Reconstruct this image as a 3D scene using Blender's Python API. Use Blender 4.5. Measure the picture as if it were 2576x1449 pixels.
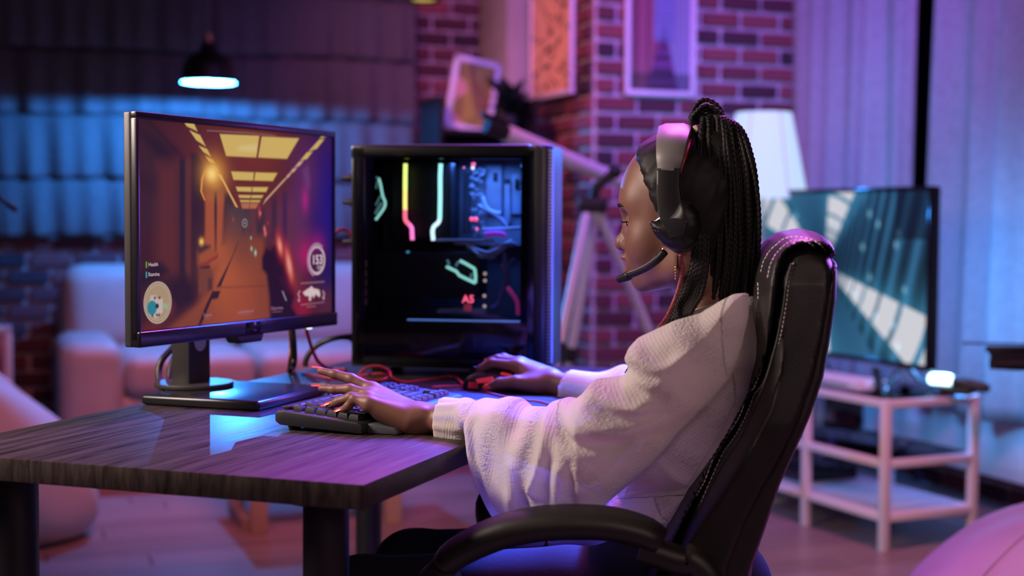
import bpy, bmesh, math, random
import numpy as np
from mathutils import Vector, Matrix
random.seed(7); rng = np.random.default_rng(7)
for o in list(bpy.data.objects): bpy.data.objects.remove(o)
SC = bpy.context.scene
COL = SC.collection

# ------------------------------------------------------------ camera
F = 3578.0; CX = 1288.0; CY = 724.5
PITCH = math.atan(174.5 / F); ROLL = .006
CAM = np.array([0, 0, 1.062])
_f = np.array([0, math.cos(PITCH), -math.sin(PITCH)])
_u0 = np.array([0, math.sin(PITCH), math.cos(PITCH)]); _r0 = np.array([1., 0, 0])
_u = _u0 * math.cos(ROLL) - _r0 * math.sin(ROLL); _r = _r0 * math.cos(ROLL) + _u0 * math.sin(ROLL)
cam_data = bpy.data.cameras.new('camera'); cam = bpy.data.objects.new('camera', cam_data); COL.objects.link(cam)
cam_data.sensor_width = 36.0; cam_data.lens = 36.0 * F / 2576.0; cam_data.clip_start = .05; cam_data.clip_end = 60
m = Matrix.Identity(4)
for i in range(3):
    m[i][0] = _r[i]; m[i][1] = _u[i]; m[i][2] = -_f[i]; m[i][3] = CAM[i]
cam.matrix_world = m
cam_data.dof.use_dof = True; cam_data.dof.focus_distance = 2.08; cam_data.dof.aperture_fstop = 2.6
SC.camera = cam

# ------------------------------------------------------------ view, world
SC.view_settings.view_transform = 'Standard'; SC.view_settings.look = 'None'
SC.view_settings.gamma = 1.0; SC.view_settings.use_curve_mapping = False
SC.view_settings.exposure = 0.0
W = bpy.data.worlds.new('night'); SC.world = W; W.use_nodes = True
W.node_tree.nodes['Background'].inputs[0].default_value = (.30, .22, .45, 1)
W.node_tree.nodes['Background'].inputs[1].default_value = .012

# ------------------------------------------------------------ room lights
def look_rot(loc, tgt):
    d = Vector(tgt) - Vector(loc)
    return d.to_track_quat('-Z', 'Y').to_euler()
def area(name, loc, tgt, size, size_y, power, color, spread=180):
    l = bpy.data.lights.new(name, 'AREA'); l.shape = 'RECTANGLE'; l.size = size; l.size_y = size_y
    l.energy = power; l.color = color; l.spread = math.radians(spread)
    o = bpy.data.objects.new(name, l); COL.objects.link(o); o.location = loc; o.rotation_euler = look_rot(loc, tgt)
    return o
PEND_W, FLAMP_W, BAR_W, PC_W, TVLED_W = 112, 9, 8, 0.9, 6.5
area('key_softbox', (-1.85, 1.85, 2.0), (.05, 2.12, .92), .6, .8, 30, (1.0, .80, .70), 110)
area('added_fill', (1.1, -.9, 2.3), (.35, 2.1, .8), 1.6, 1.2, 4.5, (1.0, .68, .68), 70)  # unseen fill added behind the camera to lift the dark torso
area('purple_led_panel', (-.20, 4.3, 2.6), (-.10, 2.1, .8), 1.8, .9, 11, (.66, .11, 1.0), 120)
area('magenta_overhead', (.45, 3.05, 2.45), (.25, 2.2, .9), .7, .4, 24, (.90, .16, .95), 100)
area('blue_led_panel', (.80, 3.7, 2.3), (.08, 2.55, .78), .4, .4, 42, (.015, .09, 1.0), 28)
area('pink_wash', (-.5, 3.8, 2.75), (-1.0, 5.4, .2), 1.2, .6, 7.5, (1.0, .20, .28), 52)
area('pink_floor_wash', (1.0, 3.3, 2.7), (1.15, 4.6, .0), .5, .4, 4, (1.0, .22, .42), 52)
area('rose_spot', (-1.0, 4.4, 2.6), (.10, 6.5, 1.6), .3, .3, 5.5, (1.0, .33, .35), 60)
area('violet_wash', (.7, 3.9, 2.7), (.8, 6.2, 1.3), .7, .5, 23, (.40, .12, 1.0), 90)
area('violet_backlight', (1.15, 3.5, 1.15), (.15, 2.1, .72), .3, .5, 2.5, (.45, .14, 1.0), 60)


# ------------------------------------------------------------ helpers: pixels of the photo to places
def ray(x, y): return _f + _r * (x - CX) / F - _u * (y - CY) / F
def gz(x, y, z):
    d = ray(x, y); return CAM + d * (z - CAM[2]) / d[2]
def at(x, y, Y):
    d = ray(x, y); return CAM + d * Y / d[1]
def on_plane(x, y, P, n):
    d = ray(x, y); return CAM + d * np.dot(np.asarray(P) - CAM, n) / np.dot(d, n)

# ------------------------------------------------------------ helpers: meshes
class MB:
    """collects shapes for ONE mesh object"""
    def __init__(s): s.v = []; s.f = []; s.n = 0
    def add(s, verts, faces):
        verts = [tuple(map(float, p)) for p in verts]
        s.f += [tuple(i + s.n for i in f) for f in faces]; s.v += verts; s.n += len(verts); return s
    def bm(s, b, M=None):
        b.verts.ensure_lookup_table(); b.verts.index_update()
        vs = [(M @ v.co if M is not None else v.co)[:] for v in b.verts]
        s.add(vs, [[v.index for v in f.verts] for f in b.faces]); b.free(); return s
    def box(s, c, size, r=0, seg=2, M=None):
        b = bmesh.new(); bmesh.ops.create_cube(b, size=1)
        bmesh.ops.scale(b, vec=size, verts=b.verts)
        if r > 0:
            r = min(r, min(size) * .49)
            bmesh.ops.bevel(b, geom=list(b.edges), offset=r, segments=seg, profile=.5, affect='EDGES')
        T = Matrix.Translation(c)
        return s.bm(b, (T if M is None else T @ M))
    def prism(s, poly, axis, a, b_, r=0):
        """polygon in the plane of the other two axes, extruded along axis from a to b_"""
        n = len(poly)
        def P(p, t):
            q = list(p); q.insert(axis, t); return q
        bm_ = bmesh.new()
        A = [bm_.verts.new(P(p, a)) for p in poly]; B = [bm_.verts.new(P(p, b_)) for p in poly]
        bm_.faces.new(A); bm_.faces.new(B[::-1])
        for i in range(n): bm_.faces.new((A[(i + 1) % n], A[i], B[i], B[(i + 1) % n]))
        bmesh.ops.recalc_face_normals(bm_, faces=bm_.faces)
        if r > 0:
            bmesh.ops.bevel(bm_, geom=list(bm_.edges), offset=r, segments=2, profile=.5, affect='EDGES')
        return s.bm(bm_)
    def tube(s, path, rad, sides=8, cap=True, closed=False):
        P = np.asarray(path, float); n = len(P)
        R = np.full(n, rad, float) if np.isscalar(rad) else np.asarray(rad, float)
        if closed: T = np.roll(P, -1, 0) - np.roll(P, 1, 0)
        else: T = np.gradient(P, axis=0)
        T /= np.linalg.norm(T, axis=1)[:, None] + 1e-12
        a = np.array([0, 0, 1.]) if abs(T[0][2]) < .9 else np.array([1., 0, 0])
        N = np.cross(T[0], a); N /= np.linalg.norm(N); vs = []
        for i in range(n):
            N = N - T[i] * (N @ T[i]); N /= np.linalg.norm(N) + 1e-12; B = np.cross(T[i], N)
            for k in range(sides):
                t = 2 * math.pi * k / sides; vs.append(P[i] + (N * math.cos(t) + B * math.sin(t)) * R[i])
        fs = []; m_ = n if closed else n - 1
        for i in range(m_):
            j = (i + 1) % n
            for k in range(sides):
                l = (k + 1) % sides
                fs.append((i * sides + k, i * sides + l, j * sides + l, j * sides + k))
        if cap and not closed:
            fs.append(tuple(range(sides))[::-1]); fs.append(tuple((n - 1) * sides + k for k in range(sides)))
        return s.add(vs, fs)
    def cyl(s, a, b, r, sides=16): return s.tube([a, b], r, sides)
    def lathe(s, prof, sides=32, c=(0, 0, 0), closed=False):
        """prof: list of (radius, z)"""
        vs = []; n = len(prof)
        for r, z in prof:
            for k in range(sides):
                t = 2 * math.pi * k / sides; vs.append((c[0] + r * math.cos(t), c[1] + r * math.sin(t), c[2] + z))
        fs = []
        for i in range(n if closed else n - 1):
            j = (i + 1) % n
            for k in range(sides):
                l = (k + 1) % sides; fs.append((i * sides + k, i * sides + l, j * sides + l, j * sides + k))
        if not closed:
            if prof[0][0] > 1e-6: fs.append(tuple(range(sides))[::-1])
            if prof[-1][0] > 1e-6: fs.append(tuple((n - 1) * sides + k for k in range(sides)))
        return s.add(vs, fs)
    def ball(s, c, r, seg=16, rings=10, scale=(1, 1, 1), M=None):
        b = bmesh.new(); bmesh.ops.create_uvsphere(b, u_segments=seg, v_segments=rings, radius=r)
        bmesh.ops.scale(b, vec=scale, verts=b.verts)
        T = Matrix.Translation(c)
        return s.bm(b, T if M is None else T @ M)
    def loft(s, rings, cap=True, closed_v=True):
        n = len(rings); k = len(rings[0]); vs = [p for r_ in rings for p in r_]; fs = []
        for i in range(n - 1):
            for j in range(k if closed_v else k - 1):
                l = (j + 1) % k; fs.append((i * k + j, i * k + l, (i + 1) * k + l, (i + 1) * k + j))
        if cap and closed_v: fs.append(tuple(range(k))[::-1]); fs.append(tuple((n - 1) * k + j for j in range(k)))
        return s.add(vs, fs)
    def grid(s, G):
        """G: array (n, m, 3)"""
        n, m_ = G.shape[:2]
        fs = [(i * m_ + j, i * m_ + j + 1, (i + 1) * m_ + j + 1, (i + 1) * m_ + j) for i in range(n - 1) for j in range(m_ - 1)]
        return s.add(G.reshape(-1, 3), fs)
    def mesh(s, name, mat, smooth=40):
        me = bpy.data.meshes.new(name); me.from_pydata(s.v, [], s.f); me.update()
        bb = bmesh.new(); bb.from_mesh(me); bmesh.ops.recalc_face_normals(bb, faces=bb.faces); bb.to_mesh(me); bb.free()
        if mat is not None: me.materials.append(mat)
        if smooth:
            me.polygons.foreach_set('use_smooth', [True] * len(me.polygons))
            if smooth < 180: me.set_sharp_from_angle(angle=math.radians(smooth))
        me.update(); return me

def link(name, data, parent=None, loc=None, rotz=0):
    o = bpy.data.objects.new(name, data); COL.objects.link(o)
    if parent is not None: o.parent = parent
    if loc is not None: o.location = loc
    if rotz: o.rotation_euler[2] = rotz
    return o
def part(name, mb, mat, parent=None, smooth=40, loc=None, label=None):
    o = link(name, mb.mesh(name, mat, smooth), parent, loc)
    if label: o['label'] = label
    return o
def tag(o, label, cat, group=None):
    o['label'] = label; o['category'] = cat
    if group: o['group'] = group
    return o
def thing(name, label, cat, loc=(0, 0, 0), rotz=0, group=None):
    return tag(link(name, None, None, loc, rotz), label, cat, group)
def struct(o, label=None):
    o['kind'] = 'structure'
    if label: o['label'] = label
    return o
def spline(pts, n=40):
    """Catmull-Rom through pts"""
    P = np.asarray(pts, float); P = np.vstack([2 * P[0] - P[1], P, 2 * P[-1] - P[-2]])
    out = []; m_ = len(P) - 3
    for t in np.linspace(0, m_ - 1e-6, n):
        i = int(t); u = t - i; a, b, c, d = P[i:i + 4]
        out.append(.5 * (2 * b + (c - a) * u + (2 * a - 5 * b + 4 * c - d) * u * u + (3 * b - a - 3 * c + d) * u ** 3))
    return np.array(out)
def rrect(w, h, r, seg=4, cx=0, cy=0):
    out = []
    for sx, sy, a0 in ((1, 1, 0), (-1, 1, 90), (-1, -1, 180), (1, -1, 270)):
        for k in range(seg + 1):
            a = math.radians(a0 + 90 * k / seg)
            out.append((cx + sx * (w / 2 - r) + r * math.cos(a), cy + sy * (h / 2 - r) + r * math.sin(a)))
    return out
def text_mesh(txt, size, name, mat, parent, M, bold=False, extrude=.0, align='CENTER'):
    c = bpy.data.curves.new(name, 'FONT'); c.body = txt; c.size = size; c.align_x = align; c.align_y = 'CENTER'
    c.extrude = extrude; c.resolution_u = 3
    if bold: c.offset = size * .018
    t = bpy.data.objects.new(name, c); COL.objects.link(t)
    dg = bpy.context.evaluated_depsgraph_get()
    me = bpy.data.meshes.new_from_object(t.evaluated_get(dg)); bpy.data.objects.remove(t)
    me.materials.clear(); me.materials.append(mat); me.transform(M)
    o = link(name, me, parent); return o

# ------------------------------------------------------------ helpers: implicit surfaces (smooth organic shapes)
def surface_nets(fn, lo, hi, h):
    lo = np.asarray(lo, float); hi = np.asarray(hi, float)
    n = np.ceil((hi - lo) / h).astype(int) + 1
    xs = [(lo[i] + np.arange(n[i]) * h).astype(np.float32) for i in range(3)]
    X, Y, Z = np.meshgrid(*xs, indexing='ij'); V = fn(X, Y, Z).astype(np.float32)
    ins = V < 0
    c = np.zeros(tuple(n - 1), np.int8)
    for a in (0, 1):
        for b in (0, 1):
            for d in (0, 1): c += ins[a:n[0] - 1 + a, b:n[1] - 1 + b, d:n[2] - 1 + d]
    act = (c > 0) & (c < 8); idx = np.full(act.shape, -1, np.int64); I = np.argwhere(act); idx[act] = np.arange(len(I))
    acc = np.zeros((len(I), 3)); cnt = np.zeros(len(I))
    corners = [(a, b, d) for a in (0, 1) for b in (0, 1) for d in (0, 1)]
    for p in corners:
        for ax in range(3):
            if p[ax]: continue
            q = list(p); q[ax] = 1
            v0 = V[I[:, 0] + p[0], I[:, 1] + p[1], I[:, 2] + p[2]]; v1 = V[I[:, 0] + q[0], I[:, 1] + q[1], I[:, 2] + q[2]]
            m_ = (v0 < 0) != (v1 < 0); t = np.where(m_, v0 / np.where(m_, v0 - v1, 1), 0)
            pt = np.tile(np.array(p, float), (len(I), 1)); pt[:, ax] = t
            acc[m_] += pt[m_]; cnt[m_] += 1
    verts = lo + (I + acc / cnt[:, None]) * h
    faces = []
    for ax in range(3):
        b, d = [(1, 2), (2, 0), (0, 1)][ax]
        s0 = [slice(None)] * 3; s1 = [slice(None)] * 3
        s0[ax] = slice(0, n[ax] - 1); s1[ax] = slice(1, n[ax])
        E0 = ins[tuple(s0)]; E1 = ins[tuple(s1)]; K = np.argwhere(E0 != E1)
        K = K[(K[:, b] > 0) & (K[:, d] > 0) & (K[:, b] < n[b] - 1) & (K[:, d] < n[d] - 1)]
        def cell(db, dd):
            k = K.copy(); k[:, b] -= db; k[:, d] -= dd; return idx[k[:, 0], k[:, 1], k[:, 2]]
        q = np.stack([cell(1, 1), cell(0, 1), cell(0, 0), cell(1, 0)], 1)
        flip = ~E0[K[:, 0], K[:, 1], K[:, 2]]; q[flip] = q[flip][:, ::-1]
        faces.append(q)
    return verts, np.vstack(faces)
def smin(a, b, k):
    h = np.clip(.5 + .5 * (b - a) / k, 0, 1); return b + (a - b) * h - k * h * (1 - h)
def smax(a, b, k): return -smin(-a, -b, k)
def s_ball(X, Y, Z, c, r): return np.sqrt((X - c[0]) ** 2 + (Y - c[1]) ** 2 + (Z - c[2]) ** 2) - r
def s_ell(X, Y, Z, c, r):
    k = np.sqrt(((X - c[0]) / r[0]) ** 2 + ((Y - c[1]) / r[1]) ** 2 + ((Z - c[2]) / r[2]) ** 2)
    k2 = np.sqrt(((X - c[0]) / r[0] ** 2) ** 2 + ((Y - c[1]) / r[1] ** 2) ** 2 + ((Z - c[2]) / r[2] ** 2) ** 2)
    return k * (k - 1) / (k2 + 1e-9)
def s_cone(X, Y, Z, a, b, ra, rb):
    a = np.asarray(a, float); b = np.asarray(b, float); d = b - a; L = d @ d + 1e-12
    t = np.clip(((X - a[0]) * d[0] + (Y - a[1]) * d[1] + (Z - a[2]) * d[2]) / L, 0, 1)
    return np.sqrt((X - a[0] - t * d[0]) ** 2 + (Y - a[1] - t * d[1]) ** 2 + (Z - a[2] - t * d[2]) ** 2) - (ra + (rb - ra) * t)
def poly_dist(X, Y, poly):
    """signed distance in 2-D, positive inside"""
    P = np.asarray(poly, float); d = np.full(X.shape, 1e9); ins = np.zeros(X.shape, bool)
    for i in range(len(P)):
        a = P[i]; b = P[(i + 1) % len(P)]; e = b - a
        t = np.clip(((X - a[0]) * e[0] + (Y - a[1]) * e[1]) / (e @ e + 1e-12), 0, 1)
        d = np.minimum(d, (X - a[0] - t * e[0]) ** 2 + (Y - a[1] - t * e[1]) ** 2)
        c_ = ((a[1] > Y) != (b[1] > Y)) & (X < (b[0] - a[0]) * (Y - a[1]) / (b[1] - a[1] + 1e-12) + a[0])
        ins ^= c_
    d = np.sqrt(d); return np.where(ins, d, -d)
def net_mb(fn, lo, hi, h, tf=None):
    v, f = surface_nets(fn, lo, hi, h)
    if tf is not None: v = tf(v)
    mb = MB(); mb.v = v; mb.f = f; mb.n = len(v); return mb
def net_mesh(name, v, f, mat):
    me = bpy.data.meshes.new(name); me.vertices.add(len(v)); me.vertices.foreach_set('co', np.asarray(v, np.float32).ravel())
    me.loops.add(len(f) * 4); me.loops.foreach_set('vertex_index', np.asarray(f, np.int32).ravel())
    me.polygons.add(len(f)); me.polygons.foreach_set('loop_start', np.arange(0, len(f) * 4, 4, dtype=np.int32))
    me.polygons.foreach_set('use_smooth', np.ones(len(f), bool)); me.materials.append(mat)
    me.update(calc_edges=True); me.validate(); return me

# ------------------------------------------------------------ materials
def mat(name, color, rough=.5, metal=0.0, emit=None, estr=0.0, spec=.5, coat=0, sheen=0, trans=0):
    m_ = bpy.data.materials.new(name); m_.use_nodes = True; b = m_.node_tree.nodes['Principled BSDF']
    b.inputs['Base Color'].default_value = (*color, 1); b.inputs['Roughness'].default_value = rough
    b.inputs['Metallic'].default_value = metal; b.inputs['Specular IOR Level'].default_value = spec
    if coat: b.inputs['Coat Weight'].default_value = coat; b.inputs['Coat Roughness'].default_value = .15
    if sheen: b.inputs['Sheen Weight'].default_value = sheen
    if trans: b.inputs['Transmission Weight'].default_value = trans
    if emit is not None:
        b.inputs['Emission Color'].default_value = (*emit, 1); b.inputs['Emission Strength'].default_value = estr
    return m_
def nt(m_): return m_.node_tree.nodes, m_.node_tree.links, m_.node_tree.nodes['Principled BSDF']
def noise_color(m_, c1, c2, scale=8, detail=4, stretch=(1, 1, 1), bump=0, bscale=None, lo=.35, hi=.65, coords='Object'):
    N, L, b = nt(m_)
    tc = N.new('ShaderNodeTexCoord'); mp = N.new('ShaderNodeMapping'); mp.inputs['Scale'].default_value = stretch
    L.new(tc.outputs[coords], mp.inputs[0])
    nz = N.new('ShaderNodeTexNoise'); nz.inputs['Scale'].default_value = scale; nz.inputs['Detail'].default_value = detail
    L.new(mp.outputs[0], nz.inputs['Vector'])
    r = N.new('ShaderNodeValToRGB'); r.color_ramp.elements[0].position = lo; r.color_ramp.elements[1].position = hi
    r.color_ramp.elements[0].color = (*c1, 1); r.color_ramp.elements[1].color = (*c2, 1)
    L.new(nz.outputs['Fac'], r.inputs[0]); L.new(r.outputs[0], b.inputs['Base Color'])
    if bump:
        n2 = nz
        if bscale:
            n2 = N.new('ShaderNodeTexNoise'); n2.inputs['Scale'].default_value = bscale; n2.inputs['Detail'].default_value = 3
            L.new(mp.outputs[0], n2.inputs['Vector'])
        bp = N.new('ShaderNodeBump'); bp.inputs['Strength'].default_value = bump; bp.inputs['Distance'].default_value = .002
        L.new(n2.outputs['Fac'], bp.inputs['Height']); L.new(bp.outputs[0], b.inputs['Normal'])
    return m_
def vcol_mat(name, strength=1.0, emissive=True, rough=.4):
    """shows a flat picture held in the mesh's colour attribute (screens, prints)"""
    m_ = bpy.data.materials.new(name); m_.use_nodes = True; N, L, b = nt(m_)
    a = N.new('ShaderNodeAttribute'); a.attribute_name = 'picture'
    b.inputs['Roughness'].default_value = rough
    if emissive:
        b.inputs['Base Color'].default_value = (.01, .01, .012, 1); b.inputs['Specular IOR Level'].default_value = .06
        L.new(a.outputs['Color'], b.inputs['Emission Color']); b.inputs['Emission Strength'].default_value = strength
    else: L.new(a.outputs['Color'], b.inputs['Base Color'])
    return m_
def srgb(r, g, b):
    f = lambda c: (c / 255 / 12.92) if c / 255 <= .04045 else ((c / 255 + .055) / 1.055) ** 2.4
    return (f(r), f(g), f(b))
def picture_mesh(name, w, h, nx, ny, fn, mat_):
    """flat grid in local XZ plane (x right, z up, facing -Y), coloured by fn(s, t) -> linear rgb; s right, t down, 0..1"""
    s, t = np.meshgrid(np.arange(nx + 1) / nx, np.arange(ny + 1) / ny)
    C = np.clip(fn(s, t), 0, 8)
    X = (s - .5) * w; Z = (.5 - t) * h; v = np.stack([X, np.zeros_like(X), Z], -1).reshape(-1, 3)
    i = np.arange(ny)[:, None] * (nx + 1) + np.arange(nx)[None]
    f = np.stack([i, i + nx + 1, i + nx + 2, i + 1], -1).reshape(-1, 4)
    me = net_mesh(name, v, f, mat_)
    at_ = me.color_attributes.new('picture', 'FLOAT_COLOR', 'POINT')
    c4 = np.ones((len(v), 4), np.float32); c4[:, :3] = C.reshape(-1, 3)
    at_.data.foreach_set('color', c4.ravel()); return me

# ============================================================ THE ROOM
RA = math.radians(20); BW = np.array([math.cos(RA), math.sin(RA), 0]); BD = np.array([-math.sin(RA), math.cos(RA), 0])
OB = np.array([0, 7.05, 0])                       # a point of the back wall
OC = np.array([.339, 6.0, 0])                     # outer corner of the brick pillar
def in_view(P, mg=60):
    q = np.asarray(P) - CAM; z = q @ _f
    if z < .1: return False
    x = CX + F * (q @ _r) / z; y = CY - F * (q @ _u) / z
    return -mg < x < 2576 + mg and -mg < y < 1449 + mg

M_brick = mat('brick', (.16, .035, .03), .85)
_N, _L, _b = nt(M_brick)
_oi = _N.new('ShaderNodeObjectInfo'); _rp = _N.new('ShaderNodeValToRGB')
_rp.color_ramp.elements[0].color = (.04, .018, .03, 1); _rp.color_ramp.elements[1].color = (.29, .075, .08, 1)
for p_, c_ in ((.25, (.085, .025, .035)), (.55, (.19, .045, .052)), (.8, (.24, .058, .062))):
    e_ = _rp.color_ramp.elements.new(p_); e_.color = (*c_, 1)
_L.new(_oi.outputs['Random'], _rp.inputs[0])
_tc = _N.new('ShaderNodeTexCoord'); _nz = _N.new('ShaderNodeTexNoise'); _nz.inputs['Scale'].default_value = 25; _nz.inputs['Detail'].default_value = 5
_L.new(_tc.outputs['Object'], _nz.inputs['Vector'])
_mx = _N.new('ShaderNodeMix'); _mx.data_type = 'RGBA'; _mx.blend_type = 'MULTIPLY'; _mx.inputs[0].default_value = .5
_L.new(_rp.outputs[0], _mx.inputs[6]); _L.new(_nz.outputs['Color'], _mx.inputs[7]); _L.new(_mx.outputs[2], _b.inputs['Base Color'])
_bp = _N.new('ShaderNodeBump'); _bp.inputs['Strength'].default_value = .5; _bp.inputs['Distance'].default_value = .004
_L.new(_nz.outputs['Fac'], _bp.inputs['Height']); _L.new(_bp.outputs[0], _b.inputs['Normal'])
M_mortar = noise_color(mat('mortar', (.3, .26, .27), .95), (.36, .31, .32), (.54, .47, .48), 30, bump=.5)
M_plaster = noise_color(mat('plaster', (.32, .31, .28), .9), (.30, .29, .265), (.35, .335, .305), 6, bump=.1, bscale=60)
M_plank = mat('floor_plank', (.2, .16, .16), .32)
_N, _L, _b = nt(M_plank)
_oi = _N.new('ShaderNodeObjectInfo'); _rp = _N.new('ShaderNodeValToRGB')
_rp.color_ramp.elements[0].color = (.20, .155, .15, 1); _rp.color_ramp.elements[1].color = (.36, .29, .28, 1)
_tc = _N.new('ShaderNodeTexCoord'); _mp = _N.new('ShaderNodeMapping'); _mp.inputs['Scale'].default_value = (1.2, 22, 1)
_nz = _N.new('ShaderNodeTexNoise'); _nz.inputs['Scale'].default_value = 3; _nz.inputs['Detail'].default_value = 6
_L.new(_tc.outputs['Object'], _mp.inputs[0]); _L.new(_mp.outputs[0], _nz.inputs['Vector'])
_ad = _N.new('ShaderNodeMath'); _ad.operation = 'MULTIPLY_ADD'; _ad.inputs[1].default_value = .5
_L.new(_oi.outputs['Random'], _ad.inputs[0]); _L.new(_nz.outputs['Fac'], _ad.inputs[2]); 
_sb = _N.new('ShaderNodeMath'); _sb.operation = 'SUBTRACT'; _sb.inputs[1].default_value = .25
_L.new(_ad.outputs[0], _sb.inputs[0]); _L.new(_sb.outputs[0], _rp.inputs[0]); _L.new(_rp.outputs[0], _b.inputs['Base Color'])
M_gap = mat('floor_gap', (.05, .035, .035), .8)

# bricks: four shared meshes, uneven edges
def brick_mesh(seed, L_, H_=.056, D_=.024):
    r_ = random.Random(seed); b = MB(); b.box((0, 0, 0), (L_, D_, H_), .005, 1)
    b.v = [(x + r_.uniform(-.002, .002), y, z + r_.uniform(-.0018, .0018)) for x, y, z in b.v]
    return b.mesh('brick', M_brick, 0)
BP, BH = .195, .0755
BR_FULL = [brick_mesh(i, .176) for i in range(4)]; BR_HALF = [brick_mesh(9 + i, .080) for i in range(2)]
def brick_face(wall, x0, x1, z0, z1, y=0., budget=300):
    """bricks on the face of a wall: local x along, z up, face looks to -y; pieces out of the frame are joined"""
    rest = MB(); n = 0; mw = wall.matrix_basis
    for k in range(int(math.ceil((z1 - z0) / BH - 1e-6))):
        z = z0 + (k + .5) * BH
        if z + .03 > z1 + .02: break
        x = x0 + (0 if k % 2 == 0 else -BP / 2)
        while x < x1 - .02:
            a = max(x, x0); c = min(x + BP, x1); w = c - a - .019
            if w > .03:
                cx_ = (a + c) / 2; yy = y - .009 + random.uniform(-.002, .002)
                P = mw @ Vector((cx_, yy, z))
                if in_view(P[:]) and n < budget:
                    full = w > .13
                    o = link('brick', random.choice(BR_FULL if full else BR_HALF), wall, (cx_, yy, z))
                    o.scale[0] = w / (.176 if full else .080)
                    o.rotation_euler[1] = random.uniform(-.008, .008); n += 1
                else: rest.box((cx_, yy, z), (w, .024, .056))
            x += BP
    if rest.n:
        r_ = part('brick_field', rest, M_brick, wall, 0); r_['kind'] = 'stuff'
def set_obj(o, loc, rz):
    o.location = loc; o.rotation_euler[2] = rz; bpy.context.view_layer.update(); return o

# floor
fl = struct(part('floor', MB().box((0, 0, -.03), (7.2, 8.6, .04)), M_gap, None, 0), 'greyish wooden plank floor with pink and purple sheen')
set_obj(fl, (.1, 3.9, 0), RA)
PLK = [MB().box((0, 0, 0), (1.196, .136, .012), .0015, 1).mesh('plank', M_plank, 0) for _ in range(1)]
rest = MB(); npk = 0
for j in range(-30, 31):
    off = random.uniform(0, 1.2)
    for i in range(-3, 3):
        x = i * 1.2 + off; y = j * .14
        if abs(x) > 3.0 or abs(y) > 4.25: continue
        P = fl.matrix_basis @ Vector((x, y, 0))
        vis = any(in_view(np.array((fl.matrix_basis @ Vector((x + dx, y, 0)))[:]), 10) for dx in (-.6, -.3, 0, .3, .6))
        if vis and npk < 300:
            link('plank', PLK[0], fl, (x, y, -.006)); npk += 1
        else: rest.box((x, y, -.006), (1.196, .136, .012))
if rest.n: part('plank_field', rest, M_plank, fl, 0)['kind'] = 'stuff'

# back wall (window blind hangs on it)
M_mortar_b = noise_color(mat('mortar_dimmed', (.32, .26, .27), .95), (.27, .21, .215), (.42, .33, .34), 30, bump=.5)  # mortar copy darkened in its colour to hold back the pendant's blue spill
wb = struct(part('wall_back', MB().box((-1.4, .06, 1.35), (3.6, .12, 2.7)), M_mortar_b, None, 0), 'dark red brick wall behind the sofa')
set_obj(wb, OB, RA)
brick_face(wb, -3.15, -.62, .0, 1.06)
brick_face(wb, -.62, -.1, .0, 2.65, budget=140)

# brick pillar: left face and right face
pr = struct(part('wall_pillar', MB().prism([(0, 0), (1.3, 0), (1.3, 1.2), (0, 1.2)], 2, 0, 2.7), M_mortar, None, 0), 'brick pillar with two framed prints on its faces')
set_obj(pr, OC, RA)
brick_face(pr, 0.0, 1.12, .0, 2.65, budget=220)
lf = link('left_face', None, pr, (0, 0, 0)); lf.rotation_euler[2] = -math.pi / 2
bpy.context.view_layer.update()
# the left face is the pillar's own: bricks laid with their length along the pillar's y axis
rest = MB(); n = 0
bpy.data.objects.remove(lf)
for k in range(35):
    z = (k + .5) * BH; y = (0 if k % 2 else -BP / 2)
    while y < .66:
        a = max(y, 0.004); c = min(y + BP, .68); w = c - a - .019
        if w > .03:
            P = pr.matrix_basis @ Vector((-.009, (a + c) / 2, z))
            full = w > .13
            if in_view(P[:]) and n < 150:
                o = link('brick', random.choice(BR_FULL if full else BR_HALF), pr, (-.009 + random.uniform(-.002, .002), (a + c) / 2, z))
                o.rotation_euler[2] = math.pi / 2; o.scale[0] = w / (.176 if full else .080); n += 1
            else: rest.box((-.009, (a + c) / 2, z), (.024, w, .056))
        y += BP
if rest.n: part('brick_field', rest, M_brick, pr, 0)['kind'] = 'stuff'
tr = struct(part('trim_1', MB().box((0, 0, 1.35), (.16, .46, 2.7), .004), M_plaster, None), 'pale plaster strip between the brick walls')
set_obj(tr, OC + BD * .92 - BW * .06, RA)

# right wall with window, brick base below the plaster
OR = np.array([1.938, 4.968, 0])
wr = link('wall_right', None); struct(wr, 'plastered wall behind the curtains with low brick base')
set_obj(wr, OR, RA + math.pi / 2)      # local x runs along the wall (away from camera), y points to the room's left
part('plaster', MB().box((-.2, -.06, .46), (3.6, .12, .46)).box((-.2, -.06, 2.55), (3.6, .12, .3)).box((1.35, -.06, 1.54), (.5, .12, 1.72)).box((-1.6, -.06, 1.54), (.8, .12, 1.72)), M_plaster, wr, 0)
bb = part('brick_base', MB().box((-.2, -.075, .115), (3.6, .12, .23)), M_mortar, wr, 0)
for k in range(3):
    for i in range(18):
        x = -1.95 + i * BP + (BP / 2 if k % 2 else 0)
        link('brick', random.choice(BR_FULL), bb, (x, -.012, .04 + k * BH))
M_glass_dark = mat('night_glass', (.004, .004, .007), .05, spec=.5)
M_white_metal = mat('white_metal', (.72, .70, .70), .35)
M_white_paint = mat('white_paint', (.70, .68, .67), .45)
win = link('window_1', None); struct(win, 'tall dark window seen through the gap between the curtains')
set_obj(win, OR, RA + math.pi / 2)
part('pane', MB().box((-.05, -.09, 1.54), (2.28, .01, 1.7)), M_glass_dark, win, 0)
fm = MB()
for x in (-1.18, -.62, -.05, .53, 1.08): fm.box((x, -.07, 1.54), (.05, .05, 1.72), .004)
for z in (.71, 2.37): fm.box((-.05, -.07, z), (2.3, .05, .06), .004)
part('window_frame', fm, mat('dark_frame', (.012, .012, .014), .5), win)

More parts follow.
